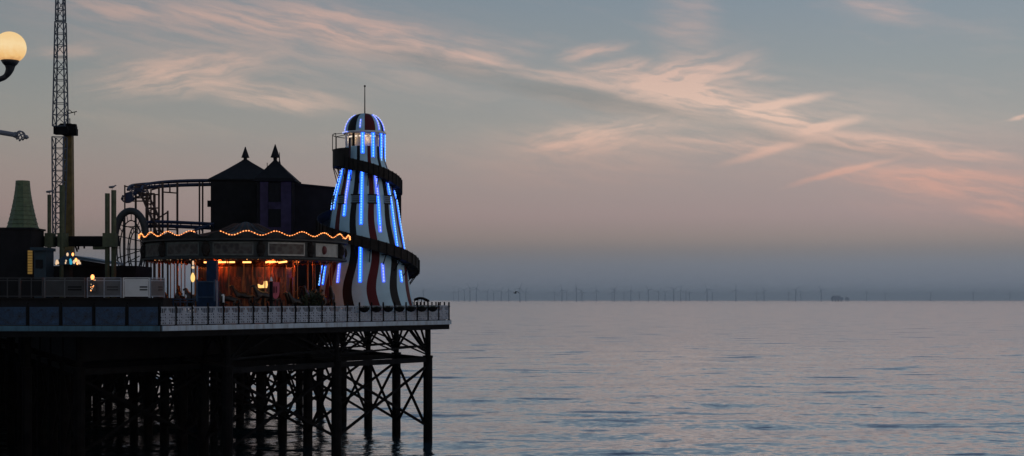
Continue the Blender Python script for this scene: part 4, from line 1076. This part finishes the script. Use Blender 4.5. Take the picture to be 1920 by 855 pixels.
    mr = N('ShaderNodeMapRange'); L(n2_.outputs['Fac'], mr.inputs[0]); mr.inputs[1].default_value = .585; mr.inputs[2].default_value = .69; mr.inputs[3].default_value = 0; mr.inputs[4].default_value = 1
    n3_ = nz(1.0, (.22,.7,1), 4)
    m3 = N('ShaderNodeMapRange'); L(n3_.outputs['Fac'], m3.inputs[0]); m3.inputs[1].default_value = .60; m3.inputs[2].default_value = .70; m3.inputs[3].default_value = 0; m3.inputs[4].default_value = .8
    mm_ = N('ShaderNodeMath'); mm_.operation = 'MAXIMUM'; L(mr.outputs[0], mm_.inputs[0]); L(m3.outputs[0], mm_.inputs[1])
    tilt = vm('SCALE', (0,-.30,0), None, mm_.outputs[0])
    nn = vm('NORMALIZE', vm('ADD', vm('ADD', ge.outputs['Normal'], fine), tilt))
    for q_ in (deep, gls, lw): L(nn, q_.inputs['Normal'])
    me.materials.append(m)
    return ob
build_sea()

# ------------------------------------------------------------------ haze
hm = bpy.data.materials.new('sea_haze'); hm.use_nodes = True; nt = hm.node_tree; nt.nodes.remove(nt.nodes['Principled BSDF'])
pv = nt.nodes.new('ShaderNodeVolumePrincipled'); pv.inputs['Color'].default_value = (.86,.96,1.0,1); pv.inputs['Density'].default_value = 4.2e-5
nt.links.new(pv.outputs[0], nt.nodes['Material Output'].inputs['Volume'])
hz_ob = MB().bb(-32000,32000,-32000,32000,-5,160).build('haze', hm); tag(hz_ob, 'thin blue evening haze over the sea', None, None, 'stuff')

# ------------------------------------------------------------------ world sky
W = bpy.data.worlds.new('World'); S.world = W; W.use_nodes = True; nt = W.node_tree
for n in list(nt.nodes): nt.nodes.remove(n)
N = nt.nodes.new; L = nt.links.new
def mth(op, *args, clamp=False):
    n = N('ShaderNodeMath'); n.operation = op; n.use_clamp = clamp
    for i, v in enumerate(args):
        if isinstance(v, (int,float)): n.inputs[i].default_value = v
        else: L(v, n.inputs[i])
    return n.outputs[0]
tc = N('ShaderNodeTexCoord'); sx = N('ShaderNodeSeparateXYZ'); L(tc.outputs['Generated'], sx.inputs[0])
az = mth('MULTIPLY', mth('ARCTAN2', sx.outputs['X'], sx.outputs['Y']), 180/PI)
el = mth('MULTIPLY', mth('ARCSINE', sx.outputs['Z']), 180/PI)
cv = N('ShaderNodeCombineXYZ'); L(az, cv.inputs[0]); L(el, cv.inputs[1])
def s2l(c): return tuple(((x/255)/12.92 if x/255 <= .04045 else ((x/255+.055)/1.055)**2.4) for x in c)
def ramp(stops, fac):
    r = N('ShaderNodeValToRGB'); L(fac, r.inputs[0]); e = r.color_ramp.elements
    for i, (p, c) in enumerate(stops):
        x = e[i] if i < 2 else e.new(p); x.position = p; x.color = (*c, 1)
    return r.outputs[0]
elf = mth('DIVIDE', mth('MAXIMUM', el, 0.0), 60.0, clamp=True)
def eld(py): return math.degrees(math.atan((562.5-py)/F))/60
base = ramp([(0.0, s2l((103,119,136))), (1.0, s2l((62,84,116))), (eld(495), s2l((107,119,133))), (eld(470), s2l((115,118,126))), (eld(448), s2l((133,126,129))), (eld(405), s2l((149,134,139))), (eld(330), s2l((152,140,143))),
             (eld(240), s2l((147,146,147))), (eld(140), s2l((136,142,147))), (eld(0), s2l((122,135,148))), (.32, s2l((112,131,146))), (.55, s2l((94,109,132)))], elf)
# darker to the left, lighter to the right
side = N('ShaderNodeMapRange'); L(az, side.inputs[0]); side.inputs[1].default_value = -20; side.inputs[2].default_value = 14; side.inputs[3].default_value = .80; side.inputs[4].default_value = 1.06
sc = N('ShaderNodeVectorMath'); sc.operation = 'SCALE'; L(base, sc.inputs[0]); L(side.outputs[0], sc.inputs['Scale'])
# warped coordinates for the clouds
def mapping(vec, loc, rot, scale):
    m = N('ShaderNodeMapping'); m.vector_type = 'TEXTURE'; L(vec, m.inputs['Vector'])
    m.inputs['Location'].default_value = loc; m.inputs['Rotation'].default_value = (0,0,rot); m.inputs['Scale'].default_value = scale; return m.outputs[0]
def noise(vec, scale, det=4, rough=.55):
    n = N('ShaderNodeTexNoise'); n.inputs['Scale'].default_value = scale; n.inputs['Detail'].default_value = det; n.inputs['Roughness'].default_value = rough; L(vec, n.inputs['Vector']); return n
wn = noise(mapping(cv.outputs[0], (0,0,0), R(-8), (2.2,.7,1)), 1.0, 4)
ws = N('ShaderNodeVectorMath'); ws.operation = 'SUBTRACT'; L(wn.outputs['Color'], ws.inputs[0]); ws.inputs[1].default_value = (.5,.5,.5)
wm = N('ShaderNodeVectorMath'); wm.operation = 'MULTIPLY'; L(ws.outputs[0], wm.inputs[0]); wm.inputs[1].default_value = (1.5,.45,0)
wa = N('ShaderNodeVectorMath'); wa.operation = 'ADD'; L(cv.outputs[0], wa.inputs[0]); L(wm.outputs[0], wa.inputs[1])
def fiber(rot, sx_, sy_, lo, hi):
    n = noise(mapping(wa.outputs[0], (3,1,0), rot, (sx_,sy_,1)), 1.0, 6, .6)
    m = N('ShaderNodeMapRange'); L(n.outputs['Fac'], m.inputs[0]); m.inputs[1].default_value = lo; m.inputs[2].default_value = hi; m.interpolation_type = 'SMOOTHSTEP'; return m.outputs[0]
PXD = 46.55
def streak(cx, cy, l, w, ang, amt, vec=None):
    a = math.atan((cx-960)/F); e = math.degrees(math.atan((562.5-cy)/F*math.cos(a)))
    v = mapping(vec or wa.outputs[0], (math.degrees(a), e, 0), R(-ang), (l/PXD, w/PXD, 1))
    ln = N('ShaderNodeVectorMath'); ln.operation = 'LENGTH'; L(v, ln.inputs[0])
    m = N('ShaderNodeMapRange'); m.interpolation_type = 'SMOOTHERSTEP'; L(ln.outputs['Value'], m.inputs[0]); m.inputs[1].default_value = 1.35; m.inputs[2].default_value = 0.0; m.inputs[3].default_value = 0; m.inputs[4].default_value = amt
    return m.outputs[0]
def total(lst):
    t = lst[0]
    for x in lst[1:]: t = mth('MAXIMUM', t, x)
    return t
slim = N('ShaderNodeVectorMath'); slim.operation = 'MULTIPLY'; L(ws.outputs[0], slim.inputs[0]); slim.inputs[1].default_value = (.9,.30,0)
sv_ = N('ShaderNodeVectorMath'); sv_.operation = 'ADD'; L(cv.outputs[0], sv_.inputs[0]); L(slim.outputs[0], sv_.inputs[1]); SV = sv_.outputs[0]
down = total([streak(430,38,200,38,4,.62), streak(640,52,230,44,9,.72), streak(760,78,170,24,11,.62), streak(890,110,105,24,10,.85), streak(510,182,170,30,6,.80), streak(1290,176,220,36,13,1.0), streak(1430,214,135,26,16,1.0), streak(1040,142,230,16,11,.65),
              streak(1690,272,240,18,8,.75), streak(1750,338,200,32,5,.80), streak(1895,385,90,40,4,.60), streak(1665,18,90,20,14,.6), streak(1330,270,170,18,3,.5), streak(250,18,190,22,4,.5), streak(930,85,100,22,8,.4)])
up = total([streak(330,140,190,46,-9,.90), streak(450,112,90,22,-8,.6), streak(1290,140,150,40,-11,.9), streak(1110,98,80,16,-8,.75), streak(1160,124,75,16,-8,.65), streak(1100,262,140,36,-5,.80), streak(1190,245,110,26,-10,.55), streak(130,96,90,16,-6,.45), streak(1390,140,80,12,6,.45)])
thin = total([streak(1470,192,95,10,-9,.95,SV), streak(1556,235,66,11,-11,1.0,SV), streak(1432,286,90,11,-15,.8,SV), streak(1580,322,108,8,-14,1.0,SV), streak(1915,218,30,5,-14,.8,SV)])
veil = total([streak(1285,45,75,100,0,.42), streak(480,60,560,110,6,.42), streak(1450,230,520,110,9,.34), streak(1100,290,300,70,2,.35), streak(1800,340,260,90,5,.4)])
fd = fiber(R(-11), 3.0, .36, .32, .66); fu = fiber(R(12), 2.4, .34, .32, .66)
mask = mth('ADD', mth('ADD', mth('MULTIPLY', down, mth('MULTIPLY_ADD', fd, .8, .2)), mth('MULTIPLY', up, mth('MULTIPLY_ADD', fu, .85, .15))), mth('ADD', mth('MULTIPLY', thin, .85), mth('MULTIPLY', veil, mth('MULTIPLY_ADD', fd, .7, .3))), clamp=True)
# thin general cirrus beyond the framed part so that other views have cloud too
gen = noise(mapping(wa.outputs[0], (7,3,0), R(-9), (9,1.6,1)), 1.0, 6, .6)
gm = N('ShaderNodeMapRange'); L(gen.outputs['Fac'], gm.inputs[0]); gm.inputs[1].default_value = .52; gm.inputs[2].default_value = .80; gm.inputs[3].default_value = 0; gm.inputs[4].default_value = .22
ef = N('ShaderNodeMapRange'); L(el, ef.inputs[0]); ef.inputs[1].default_value = 2.5; ef.inputs[2].default_value = 7.0; ef.inputs[3].default_value = 0; ef.inputs[4].default_value = 1
mask = mth('ADD', mask, mth('MULTIPLY', gm.outputs[0], ef.outputs[0]), clamp=True)
ccol = ramp([(0.0, s2l((180,140,136))), (1.0, s2l((196,182,176))), (eld(340), s2l((196,152,143))), (eld(220), s2l((222,188,172))), (eld(60), s2l((200,166,157)))], elf)
c2 = N('ShaderNodeVectorMath'); c2.operation = 'SCALE'; L(ccol, c2.inputs[0]); L(side.outputs[0], c2.inputs['Scale'])
mx = N('ShaderNodeMix'); mx.data_type = 'RGBA'; L(mth('MULTIPLY', mask, .92), mx.inputs['Factor'])
under = total([streak(1120,186,280,26,10,.11), streak(800,112,260,26,11,.09), streak(1560,268,220,18,8,.06)])
ud = N('ShaderNodeVectorMath'); ud.operation = 'SCALE'; L(sc.outputs[0], ud.inputs[0]); L(mth('SUBTRACT', 1.0, mth('MULTIPLY', under, 1.6)), ud.inputs['Scale']); L(ud.outputs[0], mx.inputs['A']); L(c2.outputs[0], mx.inputs['B'])
# afterglow low in the west (right of and behind the camera)
ga_ = mth('ABSOLUTE', mth('SUBTRACT', az, 112.0)); gz = mth('MULTIPLY', mth('POWER', 2.718, mth('MULTIPLY', mth('POWER', mth('DIVIDE', ga_, 42.0), 2.0), -1.0)), mth('POWER', 2.718, mth('MULTIPLY', mth('POWER', mth('DIVIDE', el, 13.0), 2.0), -1.0)))
gl = N('ShaderNodeVectorMath'); gl.operation = 'SCALE'; gl.inputs[0].default_value = (.50,.40,.35); L(gz, gl.inputs['Scale'])
ad = N('ShaderNodeVectorMath'); ad.operation = 'ADD'; L(mx.outputs['Result'], ad.inputs[0]); L(gl.outputs[0], ad.inputs[1])
sky = N('ShaderNodeTexSky'); sky.sky_type = 'NISHITA'; sky.sun_disc = False; sky.sun_elevation = R(1.0); sky.sun_rotation = R(112)
b1 = N('ShaderNodeBackground'); L(ad.outputs[0], b1.inputs['Color']); b1.inputs['Strength'].default_value = 1.0
b2 = N('ShaderNodeBackground'); L(sky.outputs[0], b2.inputs['Color']); b2.inputs['Strength'].default_value = .05
asd = N('ShaderNodeAddShader'); L(b1.outputs[0], asd.inputs[0]); L(b2.outputs[0], asd.inputs[1])
out = N('ShaderNodeOutputWorld'); L(asd.outputs[0], out.inputs['Surface'])

# ------------------------------------------------------------------ lights
sl_ = bpy.data.lights.new('sun', 'SUN'); sl_.energy = .05; sl_.angle = R(25); sl_.color = (1.0,.80,.68)
so = bpy.data.objects.new('sun', sl_); COL.objects.link(so)
sd = Vector((math.sin(R(112))*math.cos(R(8)), math.cos(R(112))*math.cos(R(8)), math.sin(R(8)))); so.rotation_euler = sd.to_track_quat('Z','Y').to_euler()
def point(name, loc, w, col, r=.15):
    l = bpy.data.lights.new(name, 'POINT'); l.energy = w; l.color = col; l.shadow_soft_size = r
    o = bpy.data.objects.new(name, l); COL.objects.link(o); o.location = loc; return o
for k in range(6): point('carousel_bulb_light', kp(KR*.55, k*60-20, kz(496)), 55, (1.0,.19,.035))
point('cabin_lamp_light', hp(1.26, R(-45), hz(264)), 3.5, (1.0,.75,.55), .08); point('cabin_lamp_light', hp(1.26, R(15), hz(264)), 3, (1.0,.75,.55), .08)

# ------------------------------------------------------------------ camera
cd = bpy.data.cameras.new('camera'); cd.sensor_width = 36.0; cd.sensor_fit = 'HORIZONTAL'; cd.lens = F/1920*36.0
cd.shift_y = (562.5-427.5)/1920; cd.clip_start = .1; cd.clip_end = 100000
cam = bpy.data.objects.new('camera', cd); COL.objects.link(cam); cam.location = (0,0,EYE); cam.rotation_euler = (PI/2,0,0); S.camera = cam
S.view_settings.view_transform = 'Standard'; S.view_settings.look = 'None'; S.view_settings.exposure = 0; S.view_settings.gamma = 1
S.cycles.use_denoising = True
S.cycles.max_bounces = 6; S.cycles.volume_bounces = 0; S.cycles.sample_clamp_indirect = 4.0
